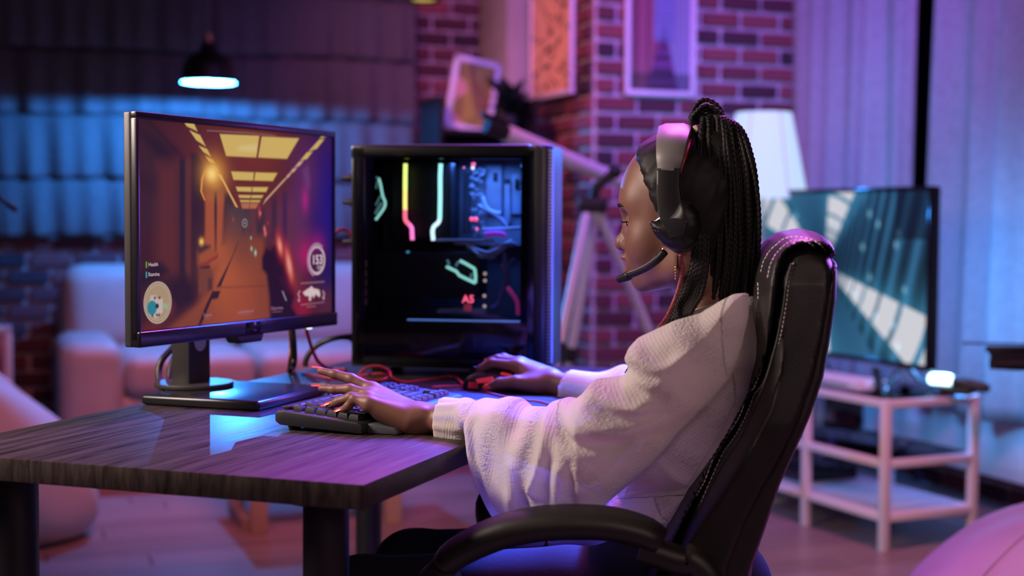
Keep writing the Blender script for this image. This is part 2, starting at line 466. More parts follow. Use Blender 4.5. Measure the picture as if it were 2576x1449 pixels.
# ------------------------------------------------------------ curtains
M_curtain = mat('sheer_curtain', (.26, .245, .25), .75)
noise_color(M_curtain, (.24, .225, .235), (.28, .265, .275), 40, stretch=(1, 1, 1), bump=.15, bscale=300)
OCU = np.array([1.75, 4.90, 0])
RING = MB().tube([(0, .018 * math.cos(a), 2.652 + .020 * math.sin(a)) for a in np.linspace(0, 2 * math.pi, 13)[:-1]], .003, 5, closed=True).mesh('curtain_ring', M_white_metal)
def curtain(name, s0t, s1t, s0b, s1b, seed, label):
    r_ = np.random.default_rng(seed); nx, nz_ = 220, 40; z0, z1 = .36, 2.62
    G = np.zeros((nz_, nx, 3)); t = np.linspace(0, 1, nx)
    ph = np.cumsum(r_.uniform(.7, 1.3, nx)); ph = ph / ph[-1] * 2 * math.pi * 6.5
    a1 = .026 + .012 * np.sin(t * 17 + seed)
    for k in range(nz_):
        w = k / (nz_ - 1); z = z0 + (z1 - z0) * w
        s = (s0b + (s1b - s0b) * t) * (1 - w) + (s0t + (s1t - s0t) * t) * w
        y = a1 * np.sin(ph + .5 * math.sin(w * 3 + seed) * np.sin(t * 9)) * (1.15 - .3 * w) + .012 * np.sin(ph * .43 + 1.3 * w + seed)
        G[k] = np.stack([s, y, np.full(nx, z)], 1)
    o = link(name, None); set_obj(o, OCU, RA + math.pi / 2); tag(o, label, 'curtain', 'curtains on the right wall')
    c = part('curtain_cloth', MB().grid(G), M_curtain, o, 180)
    sm = c.modifiers.new('thick', 'SOLIDIFY'); sm.thickness = .002
    for i in range(12): link('curtain_ring', RING, o, (s0t + (s1t - s0t) * (i + .5) / 12, 0, 0))
curtain('curtain', .578, 1.50, .60, 1.50, 1, 'pale sheer curtain hanging beside the brick pillar behind the television')
curtain('curtain', -.75, .448, -.75, .560, 2, 'pale sheer curtain at the right edge, right of the dark window gap')
rod = tag(part('curtain_rod', MB().cyl((-1.0, 0, 2.66), (1.5, 0, 2.66), .012).ball((-1.02, 0, 2.66), .022).box((-.9, -.06, 2.66), (.02, .12, .02)).box((1.4, -.06, 2.66), (.02, .12, .02)), M_white_metal), 'white rod carrying the two pale curtains', 'curtain rod')
set_obj(rod, OCU, RA + math.pi / 2)

# ------------------------------------------------------------ roman blind
M_blind = noise_color(mat('blind_cloth', (.10, .085, .09), .85), (.088, .075, .08), (.115, .10, .105), 90, bump=.1)
bl = thing('roman_blind', 'wide grey roman blind with gathered folds behind the pendant lamp', 'blind', OB, RA)
bx0, bx1 = -3.1, -.523; seams = [.965, 1.225, 1.51, 1.80, 2.09, 2.4]
for i in range(len(seams) - 1):
    nx, nz_ = 300, 14; G = np.zeros((nz_, nx, 3)); x = np.linspace(bx0, bx1, nx)
    rr = np.random.default_rng(40 + i); ph = rr.uniform(0, 6.28, 6)
    for k in range(nz_):
        w = k / (nz_ - 1); z = seams[i] + .004 + (seams[i + 1] - seams[i] - .008) * w
        bulge = .014 * math.sin(math.pi * w) ** .7 + .010 * (1 - w)
        pl_ = np.sin(x * 2 * math.pi / .115 + ph[0] + .9 * np.sin(x * 3.1 + ph[1]) + .35 * w) * .6 + np.sin(x * 2 * math.pi / .21 + ph[2] + .8 * w * np.sin(x * 5)) * .5
        y = -.060 - bulge - .019 * pl_ * (.35 + .65 * (1 - w))
        zz = z - .004 * np.sin(x * 7 + ph[3])
        G[k] = np.stack([x, y, zz], 1)
    part('blind_fold', MB().grid(G), M_blind, bl, 180).modifiers.new('t', 'SOLIDIFY').thickness = .002
    part('blind_seam', MB().box(((bx0 + bx1) / 2, -.045, seams[i]), (bx1 - bx0, .014, .012), .004), M_blind, bl)
part('head_rail', MB().box(((bx0 + bx1) / 2, -.05, 2.43), (bx1 - bx0 + .02, .07, .06), .006), M_white_metal, bl)

# ------------------------------------------------------------ radiator
rd = thing('radiator', 'white panel radiator under the window behind the television stand', 'radiator')
set_obj(rd, OR, RA + math.pi / 2)
b_ = MB().box((.45, .10, .385), (1.16, .06, .50), .008)
rb = part('radiator_panel', b_, M_white_paint, rd)
rib = MB().box((0, 0, 0), (.022, .008, .42), .003, 1).mesh('radiator_rib', M_white_paint, 40)
for i in range(25): link('radiator_rib', rib, rb, (-.09 + i * .045, .131, .385))
part('radiator_ledge', MB().box((.45, .10, .645), (1.16, .075, .02), .004), M_white_paint, rd)
M_chrome = mat('chrome', (.6, .58, .58), .25, 1)
part('radiator_valve', MB().cyl((-.135, .10, .17), (-.20, .10, .17), .016).cyl((-.20, .10, .13), (-.20, .10, .21), .02).cyl((-.20, .10, .08), (-.20, .10, .13), .028), M_chrome, rd)
part('radiator_pipe', MB().tube([(-.2, .10, .09), (-.2, .10, .03), (-.2, .10, .0)], .01), M_white_metal, rd)

# ============================================================ BACKGROUND THINGS
M_black = mat('black_plastic', (.012, .012, .013), .45)
M_black_matte = mat('black_matte', (.006, .0055, .006), .75, spec=.2)
M_black_gloss = mat('black_gloss', (.006, .006, .007), .12)
M_sofa = noise_color(mat('sofa_leather', (.37, .33, .30), .55), (.34, .30, .275), (.40, .355, .325), 5, bump=.12, bscale=120)
M_pale_wood = noise_color(mat('pale_wood', (.6, .42, .28), .5), (.52, .36, .24), (.68, .49, .33), 6, stretch=(1, 1, .1))

# ------------------------------------------------------------ sofa
so = thing('sofa', 'off-white leather sofa against the back wall behind the monitor', 'sofa', OB, RA)
sx0, sx1, yb, yf = -2.18, -.66, -.17, -.95
part('sofa_base', MB().box(((sx0 + sx1) / 2, (yb + yf) / 2 - .0, .22), (sx1 - sx0 - .1, yb - yf - .06, .28), .03, 3), M_sofa, so)
for x0, x1 in ((sx0 + .235, (sx0 + sx1) / 2 - .005), ((sx0 + sx1) / 2 + .005, sx1 - .235)):
    part('seat_cushion', MB().box(((x0 + x1) / 2, yf + .32, .435), (x1 - x0, .66, .17), .06, 5), M_sofa, so)
for x0, x1 in ((sx0 + .03, (sx0 + sx1) / 2 - .005), ((sx0 + sx1) / 2 + .005, sx1 - .03)):
    cu = MB().box((0, 0, 0), (x1 - x0, .24, .40), .10, 6, Matrix.Rotation(math.radians(-10), 4, 'X'))
    part('back_cushion', cu, M_sofa, so, loc=((x0 + x1) / 2, yb - .10, .655))
part('backrest', MB().box(((sx0 + sx1) / 2, yb - .01, .42), (sx1 - sx0 - .04, .16, .66), .05, 4), M_sofa, so)
for x in (sx0 + .12, sx1 - .12):
    a_ = MB().box((0, 0, 0), (.25, .74, .50), .075, 6)
    part('armrest', a_, M_sofa, so, loc=(x, yf + .365, .325))
leg_me = MB().lathe([(.018, 0), (.025, .09)], 12).mesh('leg', M_black_matte)
for x in (sx0 + .1, sx1 - .1):
    for y in (yf + .1, yb - .08): link('leg', leg_me, so, (x, y, 0))

# ------------------------------------------------------------ bean bags
def beanbag(name, c, rx, ry, h, mt, label, seed, lean=(0, 0)):
    r_ = np.random.default_rng(seed); n, k_ = 40, 64; G = []
    prof = [(0.0, 0), (.72, 0.0), (.93, .07), (1.0, .22), (.97, .42), (.86, .62), (.66, .80), (.42, .93), (.2, .99), (.06, 1.0)]
    pr_ = spline(prof, n); ph = r_.uniform(0, 6.28, 8); rings = []
    for i, (r, z) in enumerate(pr_):
        ring = []
        for j in range(k_):
            t = 2 * math.pi * j / k_
            w = max(r, 0) * (1 + .05 * math.sin(3 * t + ph[0] + 3 * z) + .035 * math.sin(5 * t + ph[1] - 4 * z) + .02 * math.sin(9 * t + ph[2] + 9 * z) * (z > .05))
            dz = .03 * h * math.sin(4 * t + ph[3] + 7 * z) * r * (z > .03)
            ring.append((rx * w * math.cos(t) + lean[0] * z * z, ry * w * math.sin(t) + lean[1] * z * z, max(0, z * h + dz)))
        rings.append(ring)
    o = thing(name, label, 'bean bag', c)
    part('bag_cover', MB().loft(rings), mt, o, 180)
    sm = MB()
    for a in range(4):
        j = int(a * k_ / 4 + 5) % k_; sm.tube([np.array(rings[i][j]) * 1.004 for i in range(3, n - 1)], .003, 5)
    part('bag_seam', sm, mt, o)
    if lean[0] < 0: part('bag_handle', MB().tube(spline([(lean[0] - .05, lean[1], h * .98), (lean[0] - .03, lean[1], h * 1.06), (lean[0] + .03, lean[1], h * 1.06), (lean[0] + .05, lean[1], h * .98)], 14), .008, 6), mt, o)
M_bean_w = noise_color(mat('white_bean', (.7, .66, .66), .7), (.66, .62, .62), (.74, .70, .70), 6, bump=.15, bscale=40)
M_bean_p = noise_color(mat('pink_bean', (.60, .40, .46), .7), (.57, .38, .43), (.64, .43, .49), 6, bump=.15, bscale=40)
beanbag('bean_bag', (-1.80, 4.62, 0), .40, .40, .60, M_bean_w, 'white bean bag on the floor at the left edge behind the desk', 3, (-.1, 0))
beanbag('bean_bag', (1.36, 3.30, 0), .44, .42, .40, M_bean_p, 'pink bean bag in the bottom right corner', 8, (.05, .04))

# ------------------------------------------------------------ coffee table seen under the desk
ct = thing('coffee_table', 'low pale wooden table with square legs seen under the desk', 'table', (-.85, 4.75, 0), math.radians(21))
part('table_top', MB().box((.235, .22, .405), (.60, .56, .03), .006), M_pale_wood, ct)
lg = MB().box((0, 0, .195), (.058, .05, .39), .004).mesh('leg', M_pale_wood)
for x, y in ((0, 0), (.467, 0), (0, .42), (.467, .42)): link('leg', lg, ct, (x, y, 0))
cb = MB(); pth = spline([(-.03, .40, .20), (-.035, .34, .10), (-.03, .22, .035), (-.03, .04, .02)], 24)
cb.loft([[(p[0] - .012, p[1], p[2] - .02), (p[0] + .012, p[1], p[2] - .02), (p[0] + .012, p[1], p[2] + .02), (p[0] - .012, p[1], p[2] + .02)] for p in pth])
part('curved_brace', cb, M_pale_wood, ct)

# ------------------------------------------------------------ leaning frame on the left
lfm = thing('picture_frame', 'white picture frame standing against the wall at the left edge', 'picture frame', (-1.945, 5.52, .20), RA + math.radians(4))
# it stands on a low dark box so that its lower edge clears the bean bag
fr = MB().box((-.20, 0, .42), (.40, .025, .03), .003).box((-.20, 0, .015), (.40, .025, .03), .003).box((-.015, 0, .217), (.03, .025, .435), .003).box((-.385, 0, .217), (.03, .025, .435), .003)
M_frame_white = mat('frame_white', (.62, .59, .62), .45)
part('frame', fr, M_frame_white, lfm)
part('print', MB().box((-.20, .004, .217), (.345, .008, .38)), noise_color(mat('pink_print', (.5, .15, .2), .5), (.22, .05, .08), (.75, .35, .4), 5), lfm)
bxs = tag(part('storage_box', MB().box((0, 0, .1), (.46, .26, .198), .006).box((0, -.132, .13), (.08, .008, .02), .002), M_black_matte, loc=(0, 0, 0)), 'low black storage box under the white leaning frame', 'box')
set_obj(bxs, (-2.155, 5.50, 0), RA + math.radians(4))

# ------------------------------------------------------------ pendant lamp
PLX = at(525, 208, 5.9)
pd = thing('pendant_lamp', 'black bell-shaped pendant lamp with glowing cyan opening', 'lamp', (PLX[0], PLX[1], PLX[2]))
prof = [(.115, 0), (.112, .012), (.108, .03), (.104, .06), (.092, .09), (.065, .115), (.038, .132), (.030, .15), (.028, .165), (.012, .168)]
inner = [(max(r - .004, .001), z - .002 if z > .02 else z) for r, z in prof]
sh = part('lamp_shade', MB().lathe(prof + inner[::-1][1:], 40, closed=True), M_black, pd, 60)
part('lamp_stem', MB().lathe([(.014, .166), (.014, .20), (.010, .204)], 16), mat('copper', (.62, .28, .2), .35, .8), pd)
part('lamp_cord', MB().cyl((0, 0, .20), (0, 0, 2.7 - PLX[2]), .004, 8), mat('grey_cord', (.2, .18, .2), .6), pd)
part('ceiling_cup', MB().lathe([(.05, 2.66 - PLX[2]), (.05, 2.70 - PLX[2])], 24), M_black, pd)
M_cyan = mat('cyan_light', (.8, .95, 1), .5, emit=(.50, .90, 1.0), estr=4.0)
part('shade_lining', MB().lathe([(r - .0055, z) for r, z in prof[:7]] + [(r - .0045, z) for r, z in prof[:7]][::-1], 40, closed=True), mat('lining_white', (.75, .78, .8), .6), pd, 60)
part('bulb', MB().lathe([(.0, .022), (.014, .026), (.020, .040), (.014, .056), (.010, .075)], 20), M_cyan, pd)
pl_ = bpy.data.lights.new('pendant_light', 'POINT'); pl_.shadow_soft_size = .006; pl_.energy = PEND_W; pl_.color = (.03, .27, 1.0)
plo = link('pendant_light', pl_, pd, (0, 0, .0085))

# a second, small lamp of which only the lit rim dips into the frame
YL = at(1066, 3, 5.7)
yl = thing('pendant_lamp', 'small yellow-lit pendant lamp rim at the top edge above the tower', 'lamp', tuple(YL))
prof2 = [(.070, 0), (.069, .012), (.064, .035), (.048, .06), (.026, .078), (.020, .10), (.008, .102)]
part('lamp_shade', MB().lathe(prof2 + [(max(r - .003, .001), z) for r, z in prof2][::-1], 32, closed=True), M_black, yl, 60)
part('bulb', MB().lathe([(.0, .004), (.045, .006), (.060, .012), (.04, .02), (.0, .022)], 28), mat('yellow_light', (.9, .8, .2), .5, emit=(.55, .42, .03), estr=1.0), yl)
part('lamp_cord', MB().cyl((0, 0, .10), (0, 0, 2.7 - YL[2]), .003, 8), M_black, yl)

# ------------------------------------------------------------ headset hanging on a slim stand (left edge)
hs = thing('headset_stand', 'slim black floor stand holding a headset at the left edge', 'stand', (-1.60, 3.96, 0))
part('base', MB().lathe([(.16, 0), (.16, .012), (.02, .02)], 28), M_black, hs)
part('pole', MB().cyl((0, 0, .015), (0, 0, 1.26), .011), M_black, hs)
part('hook', MB().tube(spline([(0, 0, 1.25), (.03, -.02, 1.28), (.07, -.03, 1.27), (.09, -.03, 1.285)], 12), .009), M_black, hs)
hh = thing('headset', 'black headset with pink glowing cup hanging at the left edge', 'headset', (-1.56, 3.93, 0))
part('headband', MB().tube(spline([(-.09, 0, 1.10), (-.085, 0, 1.20), (-.03, 0, 1.262), (.03, 0, 1.262), (.085, 0, 1.20), (.09, 0, 1.10)], 28), .013, 8), M_black, hh)
for sx in (-1, 1):
    c = part('ear_cup', MB().ball((sx * .085, 0, 1.06), .062, 20, 12, (.5, .9, 1.15)), M_black, hh)
    part('cup_light', MB().tube([(sx * .085 + .03 , .05 * math.cos(a) - .012, 1.07 + .06 * math.sin(a)) for a in np.linspace(-.9, .9, 10)], .005, 6), mat('pink_glow', (.8, .1, .4), .4, emit=(1, .06, .35), estr=.8), c)
part('microphone_boom', MB().tube(spline([(.10, -.03, 1.135), (.135, -.05, 1.135), (.18, -.06, 1.10), (.215, -.06, 1.075)], 14), [.006] * 8 + [.005, .005, .007, .008, .008, .006], 8), M_black, hh)

# ------------------------------------------------------------ boom microphone at the right edge
bm_c = at(2535, 898, 3.9)
mk = thing('boom_microphone', 'black boom microphone with shock mount reaching in from the right edge', 'microphone', (bm_c[0] + .40, bm_c[1] + .02, 0))
px_ = -.40
part('base', MB().lathe([(.18, 0), (.18, .015), (.02, .03)], 28), M_black, mk)
part('pole', MB().cyl((0, 0, .02), (0, 0, bm_c[2] - .0), .012), M_black, mk)
part('boom_arm', MB().cyl((.02, 0, bm_c[2]), (px_ + .02, 0, bm_c[2]), .010), M_black, mk)
mic_o = part('microphone', MB().lathe([(.0, -.075), (.014, -.072), (.016, -.04), (.018, .0), (.018, .20), (.0, .205)], 18), M_black, mk); mic_o.rotation_euler = (0, math.radians(90), 0)
mic_o.location = (px_ + .03, 0, bm_c[2] - .022)
part('shock_mount', MB().box((px_ + .06, 0, bm_c[2] + .008), (.20, .03, .040), .006).box((px_ + .0, 0, bm_c[2] + .018), (.10, .034, .02), .004), M_black, mk)
part('thin_rod', MB().cyl((px_ - .115, 0, bm_c[2] + .036), (px_ + .06, 0, bm_c[2] + .033), .0028, 8).ball((px_ - .115, 0, bm_c[2] + .036), .0045, 8, 6), M_black, mk)

# ------------------------------------------------------------ black shelf with leaning art, plant and vase
shp = OC + BD * .42 - BW * .37
sh_ = thing('black_shelf', 'black open shelf unit in the corner behind the computer tower', 'shelf', shp, RA)
for x in (-.215, .215): part('side_panel', MB().box((x, 0, .79), (.02, .30, 1.58), .003), M_black_matte, sh_)
for z in (.06, .42, .78, 1.12, 1.43): part('shelf_board', MB().box((0, 0, z), (.41, .30, .022), .003), M_black_matte, sh_)
part('back_panel', MB().box((0, .145, .76), (.41, .01, 1.40)), M_black_matte, sh_)
# yellow art print leaning, turned a little
ya = thing('picture_frame', 'white framed yellow abstract print leaning on the black shelf', 'picture frame', shp + BD * -.06 + BW * -.075 + np.array([0, 0, 1.441]), RA)
ya.rotation_euler[1] = math.radians(10)
w_, h_ = .215, .315
M_frame_w2 = mat('frame_grey_white', (.62, .60, .64), .5)
part('frame', MB().box((0, 0, .012), (w_, .018, .024), .002).box((0, 0, h_ - .012), (w_, .018, .024), .002).box((-w_ / 2 + .012, 0, h_ / 2), (.024, .018, h_), .002).box((w_ / 2 - .012, 0, h_ / 2), (.024, .018, h_), .002), M_frame_w2, ya)
def yellow_art(s, t):
    base = np.ones(s.shape + (3,)) * np.array(srgb(150, 138, 40))
    d = .5 + .5 * np.sin(9 * s + 7 * t + 2 * np.sin(6 * t)); e = (np.sin(14 * s - 5 * t + 3 * np.sin(4 * s)) > .55)
    base *= (.75 + .35 * d)[..., None]; base[e] = np.array(srgb(120, 92, 40)); 
    edge = (s + .18 * np.sin(t * 11) < .16); base[edge] = np.array(srgb(190, 140, 120)); return base
o = link('print', picture_mesh('print', w_ - .04, h_ - .04, 60, 90, yellow_art, vcol_mat('yellow_print', emissive=False)), ya, (0, -.004, h_ / 2))
vs = tag(part('vase', MB().lathe([(.0, 0), (.035, 0), (.045, .03), (.04, .10), (.028, .16), (.024, .20), (.032, .235), (.028, .235), (.02, .20), (.0, .19)], 24), mat('purple_ceramic', (.12, .06, .14), .3), loc=tuple(shp + BD * .06 + BW * .075 + np.array([0, 0, 1.4412]))), 'dark purple vase beside the yellow print on the shelf', 'vase')
pn = thing('potted_plant', 'dark bushy potted plant on the black shelf in front of the yellow print', 'plant', shp + BD * -.075 + BW * .11 + np.array([0, 0, 1.441]), 0)
part('pot', MB().lathe([(.0, 0), (.038, 0), (.048, .07), (.044, .07), (.036, .06), (.0, .06)], 20), mat('dark_pot', (.02, .018, .02), .5), pn)
M_leaf = noise_color(mat('dark_leaf', (.012, .02, .014), .55), (.008, .014, .01), (.02, .03, .02), 20)
leaf = MB(); ring = []
for i in range(7):
    t = i / 6; w = .020 * math.sin(math.pi * min(.98, .08 + .9 * t)) ; ring.append([(-w, t * .11, .03 * t - .05 * t * t + .004), (0, t * .11, .03 * t - .05 * t * t), (w, t * .11, .03 * t - .05 * t * t + .004)])
leaf.grid(np.array(ring)); leaf_me = leaf.mesh('leaf', M_leaf, 180)
for i in range(46):
    a = random.uniform(0, 6.28); el = random.uniform(.1, 1.3); o = link('leaf', leaf_me, pn, (random.uniform(-.02, .02), random.uniform(-.015, .015), .06 + random.uniform(0, .06)))
    o.rotation_euler = (el, random.uniform(-.4, .4), a); s_ = random.uniform(1.0, 1.7) * (.55 + .45 * abs(math.cos(a))); o.scale = (s_, s_, s_)
part('stem', MB().cyl((0, 0, .055), (.004, 0, .13), .006, 8), M_leaf, pn)

# ------------------------------------------------------------ framed prints on the pillar
def wall_print(face, a0, a1, z0, z1, fn, label, nx, ny, fw=.022):
    """face 'L' (pillar's left face) or 'R'; a0..a1 along the face"""
    w = a1 - a0; h = z1 - z0
    if face == 'R': loc = OC + BW * (a0 + a1) / 2 - BD * .034; rz = RA
    else: loc = OC + BD * (a0 + a1) / 2 - BW * .034; rz = RA - math.pi / 2
    o = thing('framed_print', label, 'framed print', tuple(loc + np.array([0, 0, z0])), rz)
    part('frame', MB().box((0, 0, fw / 2), (w, .022, fw), .003).box((0, 0, h - fw / 2), (w, .022, fw), .003).box((-w / 2 + fw / 2, 0, h / 2), (fw, .022, h - 2 * fw), .003).box((w / 2 - fw / 2, 0, h / 2), (fw, .022, h - 2 * fw), .003), M_frame_white, o)
    link('print', picture_mesh('print', w - 2 * fw, h - 2 * fw, nx, ny, fn, vcol_mat('print_' + face, emissive=False)), o, (0, -.002, h / 2))
def speckle(s, t):
    C = np.ones(s.shape + (3,)) * np.array(srgb(240, 185, 140)); C *= (1 + .12 * np.sin(17 * s + 3 * np.sin(9 * t)))[..., None]
    r_ = np.random.default_rng(5)
    for i in range(46):
        x, y, a, b = r_.uniform(0, 1), r_.uniform(0, 1), r_.uniform(.03, .09), r_.uniform(.008, .022); th = r_.uniform(-.5, .5)
        dx = (s - x); dy = (t - y) * 1.0; m_ = ((dx * math.cos(th) + dy * math.sin(th)) / a) ** 2 + ((dy * math.cos(th) - dx * math.sin(th)) / b) ** 2 < 1
        C[m_] = np.array(srgb(70, 40, 45))
    return C
def stairs(s, t):
    C = np.zeros(s.shape + (3,)); C[:] = np.array(srgb(120, 110, 150))
    vx, vy = .56, .45
    # ceiling, walls, back, floor of a corridor in perspective
    dx = s - vx; dy = t - vy
    left = (dx < 0) & (np.abs(dx) * 1.15 > np.abs(dy) * .62); right = (dx > 0) & (np.abs(dx) * 1.5 > np.abs(dy) * .62)
    top = (dy < 0) & ~left & ~right; C[top] = np.array(srgb(225, 220, 230)); bot = (dy > 0) & ~left & ~right; C[bot] = np.array(srgb(105, 60, 110))
    C[left] = np.array(srgb(150, 85, 105)); C[right] = np.array(srgb(150, 150, 180))
    k = np.floor(10 * np.log(np.maximum(np.abs(dx), .02))); C[right & (k % 2 == 0)] *= .55; C[left] *= (.75 + .25 * np.cos(12 * np.log(np.maximum(np.abs(dx), .02))))[left][:, None]
    back = (np.abs(dx) < .17) & (dy > -.22) & (dy < .16); C[back] = np.array(srgb(125, 130, 175)); C[back & (np.floor(t * 70) % 2 == 0)] *= .6
    rail = bot & (np.floor(6 * np.log(np.maximum(dy, .02))) % 2 == 0); C[rail] *= .45
    C[(t > .86)] *= .45
    return C
# the right-face print: px 1562..1740, lower edge y 240
wall_print('R', .125, .455, 1.585, 2.16, stairs, 'white framed print of a staircase corridor on the pillar beside the curtain', 110, 190)
wall_print('L', .155, .665, 1.60, 2.25, speckle, 'white framed orange print with dark specks on the left face of the pillar', 110, 170)

# ------------------------------------------------------------ telescope on its tripod
M_tele = mat('telescope_white', (.72, .68, .72), .35); M_alu = mat('aluminium', (.70, .68, .72), .4, .2)
ty = 4.75
tA = at(1272, 336, ty - .15); tB = at(1720, 522, ty + .25); tM = at(1510, 440, ty)
tp = thing('telescope', 'white refractor telescope on a silver tripod in front of the brick pillar', 'telescope', (tM[0], tM[1], 0))
o_ = np.array([tM[0], tM[1], 0]); L_ = lambda p: np.asarray(p) - o_
d_ = (tB - tA); 
part('tube', MB().tube([L_(tA), L_(tA + d_ * .05), L_(tA + d_ * .5), L_(tB)], [.030, .030, .026, .024], 20), M_tele, tp)
part('dew_shield', MB().tube([L_(tA - d_ * .10), L_(tA + d_ * .005)], [.024, .027], 20), M_black, tp)
part('eyepiece', MB().tube([L_(tB), L_(tB + d_ * .10), L_(tB + d_ * .14) + np.array([0, 0, .06])], [.018, .016, .014], 14), M_black, tp)
part('finder_scope', MB().tube([L_(tA - d_ * .12) + [0, 0, .03], L_(tA + d_ * .02) + [0, 0, .035]], .010, 12), M_black, tp)
hub = at(1490, 515, ty); clamp = at(1548, 432, ty - .03)
part('mount_arm', MB().tube([L_(hub), L_(at(1500, 470, ty - .02)), L_(clamp)], [.020, .017, .017], 12).ball(L_(clamp), .024, 14, 10), M_black, tp)
part('hub', MB().box(L_(hub), (.10, .07, .05), .012), M_black, tp)
def leg(top_px, bot_px, ytop, zb, name='leg'):
    a = at(*top_px, ytop); b = at(*bot_px[:2], bot_px[2]); dd = b - a; t = (zb - a[2]) / dd[2]; e = a + dd * t
    l_ = part('leg', MB().tube([L_(a), L_(a + dd * .97)], .0165, 12), M_alu, tp)
    part('leg_lock', MB().tube([L_(a + dd * .95), L_(a + dd * 1.05)], .024, 12), M_black, l_)
    part('lower_leg', MB().tube([L_(a + dd * 1.03), L_(e)], .013, 12), M_alu, l_)
    part('foot', MB().ball(L_(e) + [0, 0, .012], .02, 10, 8), M_black, l_)
leg((1478, 528), (1405, 890, ty - .38), ty, .002)
leg((1500, 528), (1436, 890, ty + .10), ty, .002)
leg((1508, 538), (1640, 850, ty + .20), ty, .002)

# ------------------------------------------------------------ floor lamp behind the television
lc = at(1920, 380, 5.45)
fl_ = thing('floor_lamp', 'glowing white floor lamp in the corner between pillar and curtain', 'lamp', (lc[0], lc[1], 0))
zt = at(1920, 284, 5.45)[2]; zb_ = at(1920, 500, 5.45)[2]
M_shade = mat('lamp_shade_glow', (.25, .3, .32), .8, emit=(.50, .73, .80), estr=.9)
shl = part('lamp_shade', MB().lathe([(.104, zt), (.170, zb_), (.166, zb_), (.101, zt)], 40, closed=True), M_shade, fl_, 60)
sm = MB()
for k in range(6): a = k * math.pi / 3 + .95; sm.tube([(.105 * math.cos(a), .105 * math.sin(a), zt), (.1705 * math.cos(a), .1705 * math.sin(a), zb_)], .0022, 5)
part('shade_seam', sm, M_white_paint, shl)
part('pole', MB().cyl((0, 0, .02), (0, 0, zt - .06), .011), M_white_metal, fl_)
part('base', MB().lathe([(.15, 0), (.15, .02), (.02, .03)], 32), M_white_metal, fl_)
part('bulb', MB().ball((0, 0, (zt + zb_) / 2), .035), M_cyan, fl_)
ll = bpy.data.lights.new('floor_lamp_light', 'POINT'); ll.energy = FLAMP_W; ll.color = (.09, .34, 1.0); ll.shadow_soft_size = .06
link('floor_lamp_light', ll, fl_, (0, 0, zt + .03))

# ------------------------------------------------------------ television stand and television
TA = math.radians(24); TX = np.array([math.cos(TA), math.sin(TA), 0]); TY = np.array([-math.sin(TA), math.cos(TA), 0])
TO = np.array([1.195, 4.513, 0])
ts = thing('television_stand', 'white metal television stand with glass shelves and white bottom board', 'tv stand', TO, TA)
lgm = MB().box((0, 0, .247), (.030, .030, .494), .006).mesh('leg', M_white_metal)
for y in (0, .42, .84, 1.26):
    for x in (0, .36): link('leg', lgm, ts, (x, y, 0))
for z in (.478, .285, .112):
    for x in (0, .36): part('rail', MB().box((x, .63, z), (.026, 1.26, .026), .004), M_white_metal, ts)
    for y in (0, 1.26): part('rail', MB().box((.18, y, z), (.36, .026, .026), .004), M_white_metal, ts)
M_glass = bpy.data.materials.new('shelf_glass'); M_glass.use_nodes = True
N_ = M_glass.node_tree.nodes; L_n = M_glass.node_tree.links; N_.remove(N_['Principled BSDF'])
tr_ = N_.new('ShaderNodeBsdfTransparent'); tr_.inputs[0].default_value = (.80, .86, .95, 1); gl_ = N_.new('ShaderNodeBsdfGlossy'); gl_.inputs['Roughness'].default_value = .05
fr_ = N_.new('ShaderNodeFresnel'); fr_.inputs[0].default_value = 1.5; mx_ = N_.new('ShaderNodeMixShader')
L_n.new(fr_.outputs[0], mx_.inputs[0]); L_n.new(tr_.outputs[0], mx_.inputs[1]); L_n.new(gl_.outputs[0], mx_.inputs[2]); L_n.new(mx_.outputs[0], N_['Material Output'].inputs[0])
part('glass_top', MB().box((.18, .63, .4965), (.37, 1.27, .008), .002), M_glass, ts)
part('glass_shelf', MB().box((.18, .63, .302), (.33, 1.23, .008), .002), M_glass, ts)
part('bottom_board', MB().box((.18, .63, .112), (.345, 1.24, .018), .003), M_white_paint, ts)
TVY0, TVY1 = .02, 1.05                         # along the stand
tv = thing('television', 'large flat television showing a blue futuristic corridor', 'television', tuple(TO + TX * .17 + TY * .535 + np.array([0, 0, .5005])), TA - math.pi / 2)
